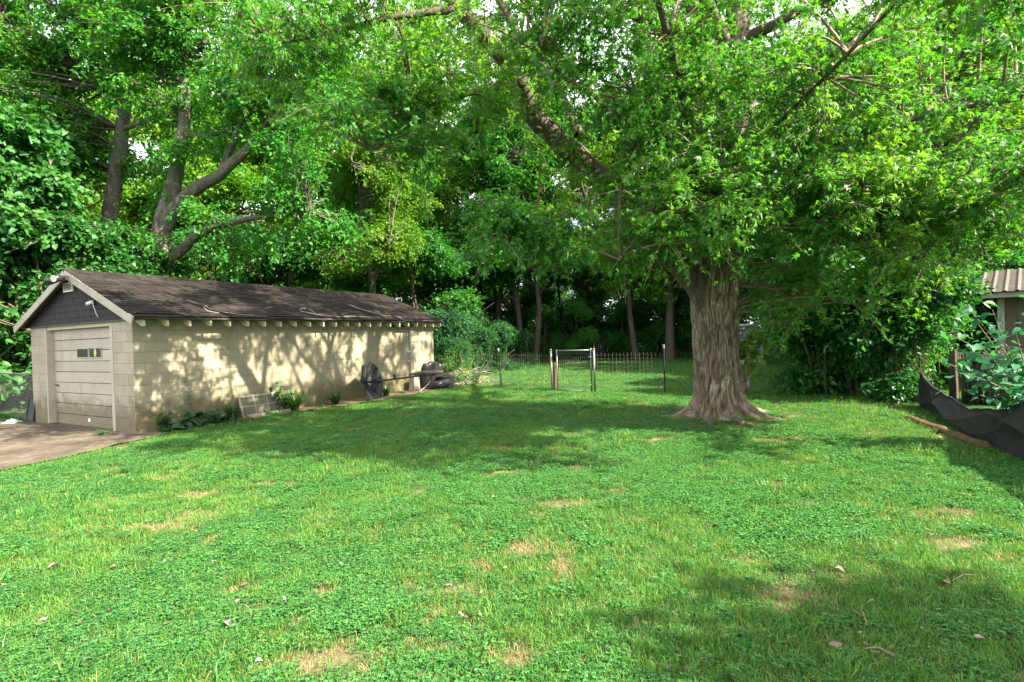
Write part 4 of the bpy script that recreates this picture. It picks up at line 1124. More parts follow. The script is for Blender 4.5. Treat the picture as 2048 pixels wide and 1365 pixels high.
limb([(930, 20, 7.9), (820, 30, 7.5), (680, 60, 7.2), (540, 90, 7.0)], [.07, .05, .035, .02])
limb([(1470, 90, 9.6), (1600, 20, 9.0), (1780, -60, 8.4), (1950, -160, 8)], [.12, .09, .06, .03])
ml.append(smooth_path([at(1465, 330, 9.3) - MR, np.array((4.4, 7.2, 5.0)) - MR, np.array((4.7, 5.2, 5.6)) - MR, np.array((4.7, 3.8, 6.0)) - MR], [.04, .03, .02, .01], 16))  # limb added to carry the crown lobes that shade the middle lawn
limb([(1465, 200, 9.5), (1380, 180, 8.6), (1280, 200, 7.8), (1180, 190, 7.2), (1080, 110, 6.8)], [.08, .06, .045, .03, .015])
for a, b_, c_ in (((0.0, -1.0, 7.2), (-1.5, -1.6, 9.5), .06), ((.3, .5, 8.0), (2.5, 1.5, 11), .1), ((.2, .3, 7.5), (-1.5, 3.0, 11), .1), ((-3.5, -1, 6.5), (-5.0, .8, 9.5), .07), ((.3, 0, 8), (.5, -1.6, 11.5), .08), ((-2.5, -.3, 5.2), (-3.4, 2.5, 8.5), .09)):
    p, r = smooth_path([np.array(a), (np.array(a) + b_) / 2 + (0, 0, .4), np.array(b_)], [c_, c_ * .7, .02], 14); ml.append((p, r))
for p, r in ml[:3]: link('main_limb', many_tubes('main_limb', [(p, r, 20)], M['maple_bark'] if 0 else M['stem_bark']), MT)
for p, r in ml[3:]: link('limb', many_tubes('limb', [(p, r, 12)], M['limb_bark']), MT)
mblobs = []
def mb3(px, py, Y_, rx, ry, rz, w): mblobs.append((at(px, py, Y_) - MR, (rx, ry, rz), w))
mb3(950, 70, 7.6, 2.0, 1.6, 1.2, 26); mb3(700, 110, 7.4, 1.7, 1.3, 1.1, 17); mb3(520, 60, 7.4, 1.2, 1.2, .9, 7)
mb3(1150, 160, 7.8, 1.6, 1.6, 1.3, 26); mb3(1250, 320, 7.6, 1.5, 1.3, 1.0, 22); mb3(1100, 400, 7.4, 1.2, 1.1, .7, 14)
mb3(1230, 460, 7.6, 1.0, 1.0, .42, 12); mb3(1050, 470, 7.6, .8, .8, .35, 6); mb3(1380, 470, 7.4, .7, .7, .35, 7)
mb3(1500, 240, 7.8, 1.8, 1.6, 1.4, 30); mb3(1560, 390, 7.4, 1.4, 1.3, .9, 24); mb3(1430, 400, 7.3, .9, .7, .7, 12)
mb3(1750, 330, 7.6, 1.8, 1.6, 1.3, 30); mb3(1960, 350, 7.3, 1.4, 1.5, 1.0, 22); mb3(1720, 520, 8.0, 1.4, 1.2, .65, 18); mb3(1600, 600, 8.8, .7, .7, .35, 5); mb3(1850, 450, 8.2, 1.1, 1.2, .5, 12); mb3(1450, 420, 7.6, .9, .6, .45, 9); mb3(1440, 200, 7.8, 1.0, .8, 1.0, 10)
mb3(1350, 60, 7.4, 1.6, 1.4, 1.1, 18); mb3(1650, 60, 8.2, 1.8, 1.6, 1.2, 18); mb3(1900, 120, 8.0, 1.6, 1.6, 1.2, 14); mb3(830, 260, 7.5, .9, .9, .6, 7)
mblobs += [(np.array((4.6, 4.4, 5.2)) - MR, (1.6, 1.0, 1.0), 16), (np.array((4.5, 4.2, 7.2)) - MR, (1.8, 1.2, 1.0), 18), (np.array((6.2, 4.6, 3.3)) - MR, (.8, .6, .5), 4), (np.array((2.5, 4.6, 8.2)) - MR, (1.8, 1.2, 1.0), 14), (np.array((-.5, .8, 10.5)), (5.5, 4.0, 3.2), 85), (np.array((-3.5, 1.0, 8.5)), (3.0, 3.0, 2.4), 42), (np.array((1.5, 2.0, 7.5)), (4.0, 3.0, 3.0), 30)]  # first lobes, mostly out of view, are added to shade the middle lawn
cl_ = sample_blobs(rng, mblobs, 860)
def keep_limb_clear(c):
    """most sprays hang clear of the great left limb and the two stems"""
    w = c + MR
    px, py = pix(w)
    if px > 1900 and py > 450: return False
    for p, r in ml[:1]:
        for q_ in p[4::2]:
            qx, qy = pix(q_ + MR)
            if abs(qx - px) < 95 and abs(qy - py) < 95 and w[1] < q_[1] + MR[1]: return rng.random() < .5
    return True
cl_ = np.array([c for c in cl_ if keep_limb_clear(c)])
br, tw, LP, LA, LN, LS = foliate(rng, ml, cl_, 8, 20, .60, .100, droop=.24, curl=.35, flat=.7, branch_r=.03)
link('branches', many_tubes('branches', br + tw, M['twig']), MT)
crown = link('crown', leaves_mesh('crown', 'maple', LP, LA, LN, LS, M['maple_leaf'], leaf_var(rng, LP)), MT)
print('maple leaves', len(LP))
# leafy sprout at the right of the trunk
SPR = at(1492, 765, MR[1] - .1)
sp_limbs = []
for k in range(9):
    a = rng.uniform(0, 6.28); t = rng.uniform(.1, .28)
    sp_limbs.append(smooth_path([(0, 0, 0), (math.cos(a) * t * .5, math.sin(a) * t * .5, .25), (math.cos(a) * t, math.sin(a) * t, rng.uniform(.55, .95))], [.012, .008, .004], 8))
SPT = thing('maple_sprout', 'bright green leafy shoots sprouting from the right side of the maple trunk', 'shoots', tuple(SPR))
b1, t1, p1, a1, n1, s1 = foliate(rng, sp_limbs, np.concatenate([p[4:] for p, r in sp_limbs]) + rng.normal(size=(36, 3)) * .05, 2, 5, .16, .13, .3, .006)
link('stems', many_tubes('stems', [(p, r, 5) for p, r in sp_limbs] + b1, M['twig']), SPT)
burl = MB().tube([(-.12, .05, -.16), (0, 0, -.06), (.02, 0, .03)], [.09, .10, .05], 10).build('burl', M['limb_bark'], SPT, True)
link('leaves', leaves_mesh('leaves', 'maple', p1, a1, n1, s1, M['maple_leaf'], np.clip(leaf_var(rng, p1) + .25, 0, .95)), SPT)

# ---- generic trees, built once at the origin and copied
def gen_tree(name, seed, H, crown_lo, R, n_clusters, sprays, per, leaf, kind, lmat, bmat, r0, spray_len=.9, fork=None, droop=.3, width=1.0, leanx=0.0, stems=1):
    rng = np.random.default_rng(seed)
    limbs = []
    for s_ in range(stems):
        ox = rng.uniform(-.3, .3) if stems > 1 else 0
        pts = [(ox, 0, -.1)]
        for k in range(1, 6): pts.append((ox * (1 + k * .6) + leanx * (k / 5) ** 1.4 + rng.uniform(-.03, .03) * H, rng.uniform(-.03, .03) * H, H * .93 * k / 5))
        limbs.append(smooth_path(pts, [r0 * 1.25, r0 * .9, r0 * .75, r0 * .55, r0 * .3, .03], 22))
    main = limbs[0][0]
    for k in range(9 if H > 8 else 6):
        z = rng.uniform(crown_lo * .75, H * .8); i = int(np.argmin(abs(main[:, 2] - z))); a = rng.uniform(0, 6.28)
        L = R * rng.uniform(.6, 1.0); d = np.array((math.cos(a), math.sin(a), 0))
        limbs.append(smooth_path([main[i], main[i] + d * L * .4 + (0, 0, L * .35), main[i] + d * L * .95 + (0, 0, L * rng.uniform(.5, .9))], [r0 * .42, r0 * .26, .02], 12))
    blobs = []
    nb = 15 if H > 8 else 8
    for k in range(nb):
        t = rng.random(); z = crown_lo + (H - crown_lo) * t
        rr = R * (.35 + .65 * math.sin(math.pi * min(1, .18 + t * .8))) * rng.uniform(.35, .85); a = rng.uniform(0, 6.28)
        s_ = R * rng.uniform(.28, .5)
        blobs.append((np.array((rr * math.cos(a) + leanx * t, rr * math.sin(a), z)), (s_, s_, s_ * .6), s_ ** 2))
    cl = sample_blobs(rng, blobs, n_clusters); cl[:, 2] = np.clip(cl[:, 2], crown_lo * .6 + .1, H)
    b1, t1, p1, a1, n1, s1 = foliate(rng, limbs, cl, sprays, per, spray_len, leaf, droop, r0 * .22, twigs=False)
    t = empty(name)
    link('trunk', many_tubes('trunk', [(p, r, 10) for p, r in limbs] + b1, bmat), t)
    link('crown', leaves_mesh('crown', kind, p1, a1, n1, s1, lmat, leaf_var(rng, p1), width), t)
    return t
used = set()
def plant(proto, label, cat, loc, rz, sc=1.0, group=None, mat=None, name=None, sz=None):
    if proto.name in used: o = copy_tree(proto)
    else: o = proto; used.add(proto.name)
    o.location = (loc[0], loc[1], loc[2] if len(loc) > 2 else 0); o.rotation_euler = (0, 0, rz); o.scale = (sc, sc, sz or sc)
    tag(o, label, cat, group)
    for k in ('label', 'group'):
        if k == 'group' and not group and k in o: del o[k]
    if mat:
        c = [x for x in o.children if x.name.startswith('crown')][0]
        c.material_slots[0].link = 'OBJECT'; c.material_slots[0].material = mat
    return o
TA_ = gen_tree('broad_tree', 21, 19, 4.5, 5.6, 520, 8, 13, .21, 'oval', M['forest_leaf'], M['grey_bark'], .30)
TB_ = gen_tree('slender_tree', 22, 17, 4.2, 3.8, 380, 8, 12, .20, 'oval', M['forest_leaf'], M['dark_bark'], .17)
TC_ = gen_tree('tall_tree', 23, 21, 5.0, 6.0, 560, 8, 13, .22, 'oval', M['forest_leaf'], M['dark_bark'], .27, leanx=1.2)
TD_ = gen_tree('understory_tree', 24, 7.0, 1.2, 2.5, 260, 8, 12, .15, 'oval', M['shrub_leaf'], M['dark_bark'], .07, .7, stems=2)
TE_ = gen_tree('shrub', 25, 2.7, .15, 1.35, 240, 7, 12, .105, 'oval', M['shrub_leaf'], M['dark_bark'], .03, .45, stems=3)
TF_ = gen_tree('sumac_shrub', 26, 3.2, .3, 1.6, 130, 7, 24, .15, 'lance', M['sumac_leaf_shaded'], M['dark_bark'], .03, .75, droop=.5, stems=3)
TG_ = gen_tree('mulberry_tree', 27, 8.5, .8, 2.7, 330, 8, 10, .18, 'heart', M['vine_leaf'], M['twig'], .08, .8, droop=.5, stems=2)

def gx_(px, Y_): return ((px - 1024) / FPX * Y_, Y_)
# distinct trees
plant(TA_, 'golden-green sunlit tree with spreading crown above the middle of the garage roof', 'tree', gx_(735, 24), 1.0, .62, mat=M['yellow_leaf'])
plant(TC_, 'tall tree with slanting forked limbs in the upper right corner', 'tree', gx_(1860, 19), 2.4, .95, mat=M['yellow_leaf'])
plant(TB_, 'slender dark trunk just left of the gate, second of a pair by the picket fence', 'tree', gx_(1040, 30), .3, .95)
plant(TB_, 'slender forked tree right of the pair behind the wire fence', 'tree', gx_(1068, 29), 2.0, 1.0)
plant(TB_, 'thin tree leftmost of the pair behind the left fence post', 'tree', gx_(1003, 31), 4.0, 1.0)
plant(TB_, 'thin straight tree standing against the picket fence right of the gate', 'tree', gx_(1272, 29), 5.2, .95)
plant(TC_, 'stout dark tree with a leaning limb just left of the maple trunk', 'tree', gx_(1338, 28), .5, .85)
plant(TB_, 'thin tree with paired stems rising behind the garage roof', 'tree', gx_(765, 27), 1.5, .8)
# woods that read as one screen, tree by tree
def zone(px):
    return ('beyond the front end of the garage' if px < 330 else 'above and behind the long garage roof' if px < 900 else 'beyond the gate and picket fence' if px < 1380 else 'right of and behind the maple trunk')
lab = 'tall dense green woodland tree '
for px, Y_, pr_, s_ in ((600, 30, TA_, .8), (880, 33, TC_, 1.1), (690, 35, TA_, 1.05), (430, 32, TA_, .95), (330, 40, TC_, 1.1), (120, 33, TA_, 1.0), (480, 30, TC_, .82), (850, 36, TA_, .95), (310, 33, TC_, .85), (760, 42, TC_, 1.1), (980, 44, TA_, 1.2), (900, 40, TC_, .8), (1020, 37, TA_, .75),
                        (1540, 40, TC_, 1.1), (1260, 50, TC_, 1.15), (1180, 46, TA_, 1.1), (1330, 42, TC_, .8), (1650, 34, TA_, 1.15), (1720, 46, TC_, 1.4), (1800, 36, TC_, 1.1), (1960, 24, TA_, .95), (2080, 28, TC_, 1.1), (2200, 22, TA_, 1.0), (230, 36, TC_, .62), (700, 38, TC_, .8), (470, 38, TA_, .62),
                        (60, 28, TA_, .9), (-60, 24, TC_, .95), (-200, 20, TA_, .9), (1060, 52, TC_, .9), (820, 50, TA_, .8), (600, 48, TC_, .7), (350, 48, TA_, .6), (150, 42, TC_, .8), (1900, 40, TA_, 1.3)):
    plant(pr_, lab + zone(px), 'tree', gx_(px, Y_), RNG.uniform(0, 6.28), s_ * RNG.uniform(.93, 1.07), group='woodland trees ' + zone(px))
lab = 'low leafy understory tree '
for px, Y_, s_ in ((520, 24, 1.0), (640, 26, 1.1), (840, 25, 1.0), (900, 28, 1.0), (960, 34, 1.1), (1090, 34, 1.0), (1180, 34.5, 1.1), (1250, 34, 1.0), (1330, 33, 1.0), (1420, 30, 1.1), (1640, 21, 1.0), (1690, 18, 1.0), (1560, 27, 1.2), (1740, 23, 1.2), (1860, 17, 1.1), (1990, 19, 1.2), (1700, 13.8, .75), (1790, 13.0, .7),
                   (60, 19, 1.1), (-60, 16, 1.0), (420, 23, 1.0), (1000, 36, 1.3), (1130, 37, 1.3), (1300, 37, 1.3), (700, 33, 1.3), (560, 35, 1.3), (1480, 35, 1.3)):
    plant(TD_, lab + zone(px), 'tree', gx_(px, Y_), RNG.uniform(0, 6.28), s_ * RNG.uniform(.9, 1.1), group='understory trees ' + zone(px))
lab = 'dark leafy shrub '
for px, Y_, s_ in ((990, 30.5, .9), (1120, 31.2, .6), (1230, 31.4, .6), (1310, 31, .7), (1390, 29, .8), (1650, 20, 1.0), (1640, 15.5, .95), (1700, 14, 1.05), (1760, 13, 1.1), (1755, 12.3, .85), (1690, 16.5, 1.2), (1630, 13.2, .95), (1655, 12.3, 1.05), (1720, 11.7, 1.0), (1775, 11.1, 1.05), (1785, 11.0, .62), (1840, 15.5, 1.3), (1930, 14.5, 1.2), (1760, 16, 1.4), (1720, 12.5, .8), (1640, 23, 1.2), (1830, 12, .55)):
    plant(TE_, lab + ('against the picket fence at the back of the lawn' if Y_ > 25 else 'overhanging the wire fence right of the maple' if Y_ < 13.2 and px < 1830 else 'deep in the thicket right of the maple' if px < 1830 else 'beside the brown open shed'), 'shrub', gx_(px, Y_), RNG.uniform(0, 6.28), s_ * 1.1 * RNG.uniform(.9, 1.1), group='shrubs ' + ('at the picket fence' if Y_ > 25 else 'over the wire fence' if Y_ < 13.2 and px < 1830 else 'in the thicket' if px < 1830 else 'by the shed'))
for (px, Y_, s_), lb in zip(((1090, 31.0, .5), (1160, 30.6, .55), (1240, 31.0, .5), (1370, 30.0, .6)), ('small bright leafy tree left of centre before the picket fence', 'small bright leafy tree behind the gate against the picket fence', 'small bright leafy tree right of the gate against the picket fence', 'small bright leafy tree seen just left of the maple trunk')):
    plant(TD_, lb, 'tree', gx_(px, Y_), RNG.uniform(0, 6.28), s_, group='small trees before the picket fence', mat=M['forest_leaf'])  # brighter leaf colour stands in for sunlight lacking in the dark gaps
for (px, Y_, s_), lb in zip(((905, 18.8, .5), (955, 21.5, .62), (1000, 24, .7), (930, 24, .9), (1040, 27, .6), (890, 20.5, .85)), ('feathery sumac shrub touching the far corner of the garage', 'feathery sumac shrub arching over the left fence post', 'feathery sumac shrub overhanging the lawn edge behind the fence', 'tall feathery sumac shrub between the garage and the woods', 'small feathery sumac shrub before the picket fence', 'feathery sumac shrub rising behind the garage eave')):
    plant(TF_, lb, 'shrub', gx_(px, Y_), RNG.uniform(0, 6.28), s_, group='sumac shrubs behind the garage')
for (px, Y_, s_, r), lb in zip(((70, 14.6, .78, 0), (180, 15.0, .62, 2), (-60, 14.0, .95, 4), (265, 17.0, .58, 1), (-150, 16.5, 1.1, 3), (20, 17.5, 1.1, 5)), ('broad-leaved mulberry crowding the garage gable from behind', 'low broad-leaved mulberry leaning over the garage ridge', 'broad-leaved mulberry behind the chain-link fence', 'small broad-leaved mulberry left of the pale forked trunk', 'broad-leaved mulberry at the left edge of the picture', 'tall vine-draped mulberry left behind the garage')):
    plant(TG_, lb, 'tree', gx_(px, Y_), r, s_, group='mulberry trees behind the garage')

# ---- two pale-barked hackberries behind the garage, limbs laid out as seen
def hack(name, label, base_px, Yb, paths, blobs, seed, n_cl, lmat='forest_leaf'):
    rng = np.random.default_rng(seed)
    B = at(base_px, 700, Yb); B[2] = 0
    t = thing(name, label, 'tree', tuple(B))
    limbs = []
    for pts, rad in paths:
        P_ = np.array([at(*p) for p in pts]) - B
        P_, R_ = smooth_path(P_, rad, 20); P_[1:] += rng.normal(size=P_[1:].shape) * R_[1:, None] * .1; limbs.append((P_, R_))
    bl = [(at(px, py, Y_) - B, (r, r, r * .62), r * r) for px, py, Y_, r in blobs]
    cl = sample_blobs(rng, bl, n_cl)
    b1, t1, p1, a1, n1, s1 = foliate(rng, limbs, cl, 8, 13, .8, .155, .35, .05, twigs=False)
    link('trunk', many_tubes('trunk', [(p, r, 12) for p, r in limbs] + b1, M['grey_bark']), t)
    link('crown', leaves_mesh('crown', 'oval', p1, a1, n1, s1, M[lmat], leaf_var(rng, p1)), t)
hack('hackberry_tree', 'pale-barked hackberry whose forked limbs sweep right above the garage ridge', 315, 18,
     [([(300, 690, 18), (312, 560, 18), (318, 500, 18), (328, 440, 18), (345, 380, 18), (366, 270, 18), (372, 170, 18.2), (390, 20, 18.4), (380, -120, 18.6)], [.36, .33, .32, .29, .24, .2, .16, .12, .05]),
      ([(325, 460, 18), (370, 392, 17.8), (440, 350, 17.5), (505, 285, 17.2), (545, 225, 17), (600, 120, 16.8)], [.24, .21, .18, .14, .1, .04]),
      ([(316, 545, 18), (345, 520, 17.8), (400, 468, 17.5), (485, 440, 17.2), (620, 425, 17)], [.2, .18, .14, .10, .04]),
      ([(366, 270, 18), (420, 270, 17.8), (460, 258, 17.6)], [.10, .08, .03]), ([(440, 350, 17.5), (490, 235, 17.4), (530, 210, 17.2), (560, 150, 17)], [.12, .09, .07, .03])],
     [(420, 60, 18, 2.6), (560, 130, 17, 2.3), (300, 190, 18.2, 2.0), (480, 200, 17, 1.6), (600, 280, 17, 1.6), (430, 290, 18, 1.3), (560, 390, 17, 1.3), (620, 20, 17, 2.4), (480, 490, 17.5, 1.0), (250, 60, 18, 2.2), (400, -120, 18, 4), (350, 400, 19, 1.0), (650, 440, 18, 1.3), (330, 300, 17, .9), (400, 420, 16.6, .8), (250, 480, 17, .9)], 31, 620)
hack('hackberry_tree', 'tall pale-barked hackberry with crooked bare upper limbs in the upper left', 205, 20,
     [([(190, 690, 20), (205, 520, 20), (228, 380, 20), (243, 250, 20), (250, 160, 20), (225, 70, 20), (170, 10, 20), (120, -100, 20)], [.3, .28, .26, .23, .2, .17, .13, .06]),
      ([(248, 190, 20), (225, 110, 19.8), (150, 60, 19.4), (60, 30, 19)], [.15, .12, .09, .04]), ([(240, 260, 20), (300, 240, 19.6), (370, 205, 19.2)], [.1, .08, .04]),
      ([(300, 220, 20), (292, 160, 20), (320, 100, 20), (350, 60, 20)], [.09, .1, .07, .03]), ([(0, 40, 19), (40, 62, 19.2), (90, 80, 19.6), (225, 190, 20)][::-1], [.14, .12, .1, .06])],
     [(150, 130, 20, 2.4), (60, 40, 19, 2.6), (220, 20, 20, 2.2), (60, 220, 19, 2.2), (330, 120, 20, 1.5), (150, 300, 20, 1.6), (100, -120, 20, 4.5), (300, 330, 20.5, 1.2), (-60, 150, 19, 3)], 33, 540)

# ------------------------------------------------------------------ planting along the garage and loose plants
def strap_clump(name, label, loc, n, L, seed, mat, group=None, spread=1.0):
    rng = np.random.default_rng(seed)
    V_, F_, var = [], [], []
    for k in range(n):
        a = rng.uniform(0, 6.28); l = L * rng.uniform(.6, 1.15); lean_ = rng.uniform(.15, .95) * spread; w = rng.uniform(.006, .010)
        d = np.array((math.cos(a), math.sin(a), 0)); s_ = np.array((-d[1], d[0], 0)); p0 = d * rng.uniform(0, .07) + s_ * rng.uniform(-.04, .04)
        b0 = len(V_)
        for i, t in enumerate((0, .3, .6, .85, 1.0)):
            h = l * (t - lean_ * .55 * t * t); out = l * lean_ * (t ** 1.6) * .8
            ww = w * (1 - .75 * t ** 3)
            V_ += [p0 + d * out + s_ * ww + (0, 0, h), p0 + d * out - s_ * ww + (0, 0, h)]
        for i in range(4): F_.append((b0 + 2 * i, b0 + 2 * i + 1, b0 + 2 * i + 3, b0 + 2 * i + 2))
        var += [rng.random()] * 4
    V_ = np.array(V_); V_[:, 2] = np.maximum(V_[:, 2], .012)
    me = mesh_np('blades', V_, np.array(F_).ravel(), np.arange(len(F_)) * 4, np.full(len(F_), 4), mat, var)
    t = thing(name, label, 'plant', tuple(loc), 0, group)
    link('blades', me, t); return t
grp = 'strap-leaf clumps along the garage'
strap_clump('strap_leaf_plant', 'dark strap-leaf clump beside the hosta, left of the window sash', gl(1.62, -.34, .03), 230, .46, 1, M['strap_leaf'], grp, 1.45)
strap_clump('strap_leaf_plant', 'largest strap-leaf clump, just right of the leaning window sash', gl(3.15, -.34, .03), 300, .58, 2, M['strap_leaf'], grp, 1.45)
strap_clump('strap_leaf_plant', 'strap-leaf clump midway between the window sash and the umbrella', gl(4.35, -.36, .03), 210, .44, 3, M['strap_leaf'], grp, 1.45)
strap_clump('strap_leaf_plant', 'strap-leaf clump tucked behind the umbrella by the side door', gl(6.25, -.32, .03), 170, .42, 4, M['strap_leaf'], grp, 1.45)

def leafy(name, label, cat, loc, stems, n_per, leaf, kind, lmat, seed, bmat=None, width=1.0, spread=.04, curl=.4, group=None):
    """a small plant: explicit stems with single leaves along them"""
    rng = np.random.default_rng(seed)
    P, A, Nn, S = [], [], [], []
    paths = []
    for pts, rad in stems:
        p, r = smooth_path(pts, rad, 14); paths.append((p, r, 5))
        tg = unit(np.gradient(p, axis=0))
        for k in range(n_per):
            i = int(rng.uniform(.2, .999) * 14); a = unit(np.cross(tg[i], rng.normal(size=3)) + tg[i] * .4 - np.array((0, 0, curl)))
            P.append(p[i] + rng.normal(size=3) * spread); A.append(a); Nn.append(unit(rng.normal(size=3) * .4 + np.array((0, -.25, 1)))); S.append(leaf * rng.uniform(.6, 1.2))
    P, A, Nn, S = map(np.array, (P, A, Nn, S))
    t = thing(name, label, cat, tuple(loc), 0, group)
    link('stems', many_tubes('stems', paths, bmat or M['twig']), t)
    link('leaves', leaves_mesh('leaves', kind, P, A, Nn, S, lmat, rng.random(len(P)), width), t)
    return t
rng = np.random.default_rng(5)
hs_ = []
for k in range(46):
    u = rng.uniform(-.62, .55); w = rng.uniform(-.18, .22); a = rng.uniform(0, 6.28)
    g = GL * u + GW * w
    hs_.append(([g + (0, 0, 0), g + np.array((math.cos(a) * .05, math.sin(a) * .05, .12)), g + np.array((math.cos(a) * .12, math.sin(a) * .12, rng.uniform(.12, .26)))], [.006, .005, .004]))
leafy('hosta', 'broad blue-green hosta clump at the foot of the garage wall near its front corner', 'plant', gl(.98, -.32, .02), hs_, 2, .20, 'heart', M['hosta_leaf'], 6, M['hosta_leaf'], 1.0, .03, .35)
leafy('wall_vine', 'thin leafy vine climbing straight up the garage wall above the hosta', 'vine', gl(.98, -.05, .05), [([(0, 0, 0), (-.01, 0, .3), tuple(GL * -.04 + np.array((0, 0, .6))), tuple(GL * -.1 + np.array((0, 0, .92)))], [.006, .005, .004, .002])], 40, .05, 'oval', M['vine_leaf'], 8, None, 1.3, .006)
sb = []
for k in range(7):
    d = GL * rng.uniform(-.55, .25) + GW * rng.uniform(-.25, .02)
    sb.append(([(0, 0, 0), d * .4 + (0, 0, .35), d + np.array((0, 0, rng.uniform(.35, .72)))], [.008, .006, .003]))
leafy('weed_sapling', 'leafy weed sapling arching over the top of the window sash', 'plant', gl(3.0, -.16, .03), sb, 16, .10, 'broad', M['vine_leaf'], 9)
for i, (u, w, n, lb) in enumerate(((.42, -.30, 10, 'small ground weed at the front corner of the garage'), (2.35, -.62, 16, 'low weeds on the dirt in front of the window sash'), (3.8, -.55, 8, 'small low weed on the dirt between strap-leaf clumps'), (6.7, -.55, 9, 'small low weed before the side door'), (-.35, .55, 7, 'tiny weed growing at the right corner of the garage door'), (-2.0, 1.6, 8, 'tiny weeds in the driveway crack'))):
    st_ = []
    for k in range(n):
        a = rng.uniform(0, 6.28); d = np.array((math.cos(a), math.sin(a), 0)) * rng.uniform(.05, .22) * (1.6 if n == 16 else 1)
        st_.append(([d * .2, d * .6 + (0, 0, .05), d + np.array((0, 0, .06))], [.003, .002, .002]))
    leafy('ground_weed', lb, 'weed', gl(u, w, .04), st_, 7, .05, 'oval', M['clover'], 40 + i, M['clover'], 1.3, .015, .1)

# brush pile beside the far end of the garage
BP = gl(9.75, -.62)
rng = np.random.default_rng(15)
bp = thing('brush_pile', 'heap of dead branches and vines against the far corner of the garage', 'brush pile', tuple(BP))
paths = []
for k in range(170):
    a = rng.uniform(-.9, .9) + (0 if rng.random() < .75 else 1.5); l = rng.uniform(.4, 1.5); c = rng.normal(size=3) * np.array((.42, .42, .0)); c[2] = max(.03, rng.uniform(0, .5) * math.exp(-(c[0] ** 2 + c[1] ** 2) * 1.6))
    d = np.array((math.cos(a), math.sin(a), rng.uniform(-.25, .25))) * l / 2
    p, r = smooth_path([c - d, c + rng.normal(size=3) * .08, c + d], [.012 * rng.uniform(.5, 1.5), .010, .004], 6); p[:, 2] = np.maximum(p[:, 2], .015); paths.append((p, r, 4))
for k in range(9):
    a = rng.uniform(-.5, 2.2); l = rng.uniform(.9, 1.7); d = np.array((math.cos(a) * .8, math.sin(a) * .5, 1.0)) * l * .6
    paths.append((*smooth_path([np.array((.1, 0, .1)), d * .5 + rng.normal(size=3) * .15, d + rng.normal(size=3) * .2 + np.array((.2, 0, 0))], [.012, .009, .003], 8), 5))
o = link('sticks', many_tubes('sticks', paths, M['vine_twig']), bp); o['kind'] = 'stuff'
Pn = 1500; P = rng.normal(size=(Pn, 3)) * np.array((.40, .40, .0)); P[:, 2] = np.maximum(.03, rng.uniform(0, .62, Pn) * np.exp(-(P[:, 0] ** 2 + P[:, 1] ** 2) * 1.5))
o = link('leaves', leaves_mesh('leaves', 'broad', P, unit(rng.normal(size=(Pn, 3))), unit(rng.normal(size=(Pn, 3)) + np.array((0, -.3, .8))), rng.uniform(.05, .10, Pn), M['maple_leaf'], rng.random(Pn)), bp); o['kind'] = 'stuff'
for i, (u, w, h, lb) in enumerate(((9.35, -.28, 1.15, 'leafy weeds rising beside the far corner of the garage'), (9.9, -.1, 1.3, 'tall leafy weeds behind the brush pile'))):
    st_ = []
    for k in range(16):
        d = np.append(rng.normal(size=2) * .28, 0); st_.append(([d * .3, d * .6 + (0, 0, h * .5), d + np.array((0, 0, h * rng.uniform(.6, 1.1)))], [.007, .005, .003]))
    leafy('tall_weed', lb, 'weed', gl(u, w), st_, 30, .10, 'oval', M['forest_leaf'], 60 + i)

# redbud sapling hanging over the cloth fence at the right edge
rng = np.random.default_rng(19)
RB = np.array((6.35, 6.35, 0))
st_ = []
for k, (px, py, Y_) in enumerate(((1880, 720, 6.3), (1905, 670, 6.2), (1930, 610, 6.3), (1925, 745, 6.1), (1960, 690, 6.0), (1985, 620, 6.2), (2000, 740, 5.9), (2030, 660, 6.0), (2045, 590, 6.1), (2070, 720, 5.9), (1960, 790, 6.1), (2050, 780, 5.8), (1950, 640, 6.6), (2020, 700, 6.5), (2090, 640, 6.1), (1990, 660, 6.4), (2035, 740, 6.3), (1940, 700, 6.5))):
    e = at(px, py, Y_) - RB; m_ = e * .55 + np.array((rng.uniform(0, .15), 0, .25)) + rng.normal(size=3) * .05
    st_.append(([np.array((rng.uniform(-.05, .05), 0, 0)), m_ * .6 + (0.1, 0, .1), m_, e], [.014, .011, .008, .003]))
leafy('redbud_sapling', 'broad-leaved blue-green sapling hanging over the black cloth at the right edge', 'sapling', RB, st_, 30, .105, 'heart', M['sapling_leaf'], 20, None, .95, .05, .25)
dv = at(1838, 705, 10.4); dvb = dv.copy(); dvb[2] = 0
paths = []
for k in range(20):
    a = np.array((rng.normal() * .10, rng.normal() * .12, 1.15 + rng.normal() * .1)); c = np.array((rng.normal() * .18, rng.normal() * .15, rng.uniform(0, .5)))
    paths.append((*smooth_path([a, (a + c) / 2 + rng.normal(size=3) * .08, c], [.006, .005, .004], 6), 4))
t = thing('dead_vine_bundle', 'tan bundle of dead hanging vines above the end of the black cloth', 'vines', tuple(dvb))
o = link('stems', many_tubes('stems', paths, plain('dead_stem', (.20, .135, .08), .9, var=.3)), t); o['kind'] = 'stuff'

# young tree beyond the right edge that throws the soft shade into the lower right corner
plant(TD_, 'small leafy tree just beyond the right edge of the picture', 'tree', (9.0, -.95), 1.0, .95)
plant(TD_, 'unseen leafy tree added beyond the right edge to shade the lawn', 'tree', (10.9, 6.5), 2.5, .58)  # added out of view so its shade falls on the right-hand lawn

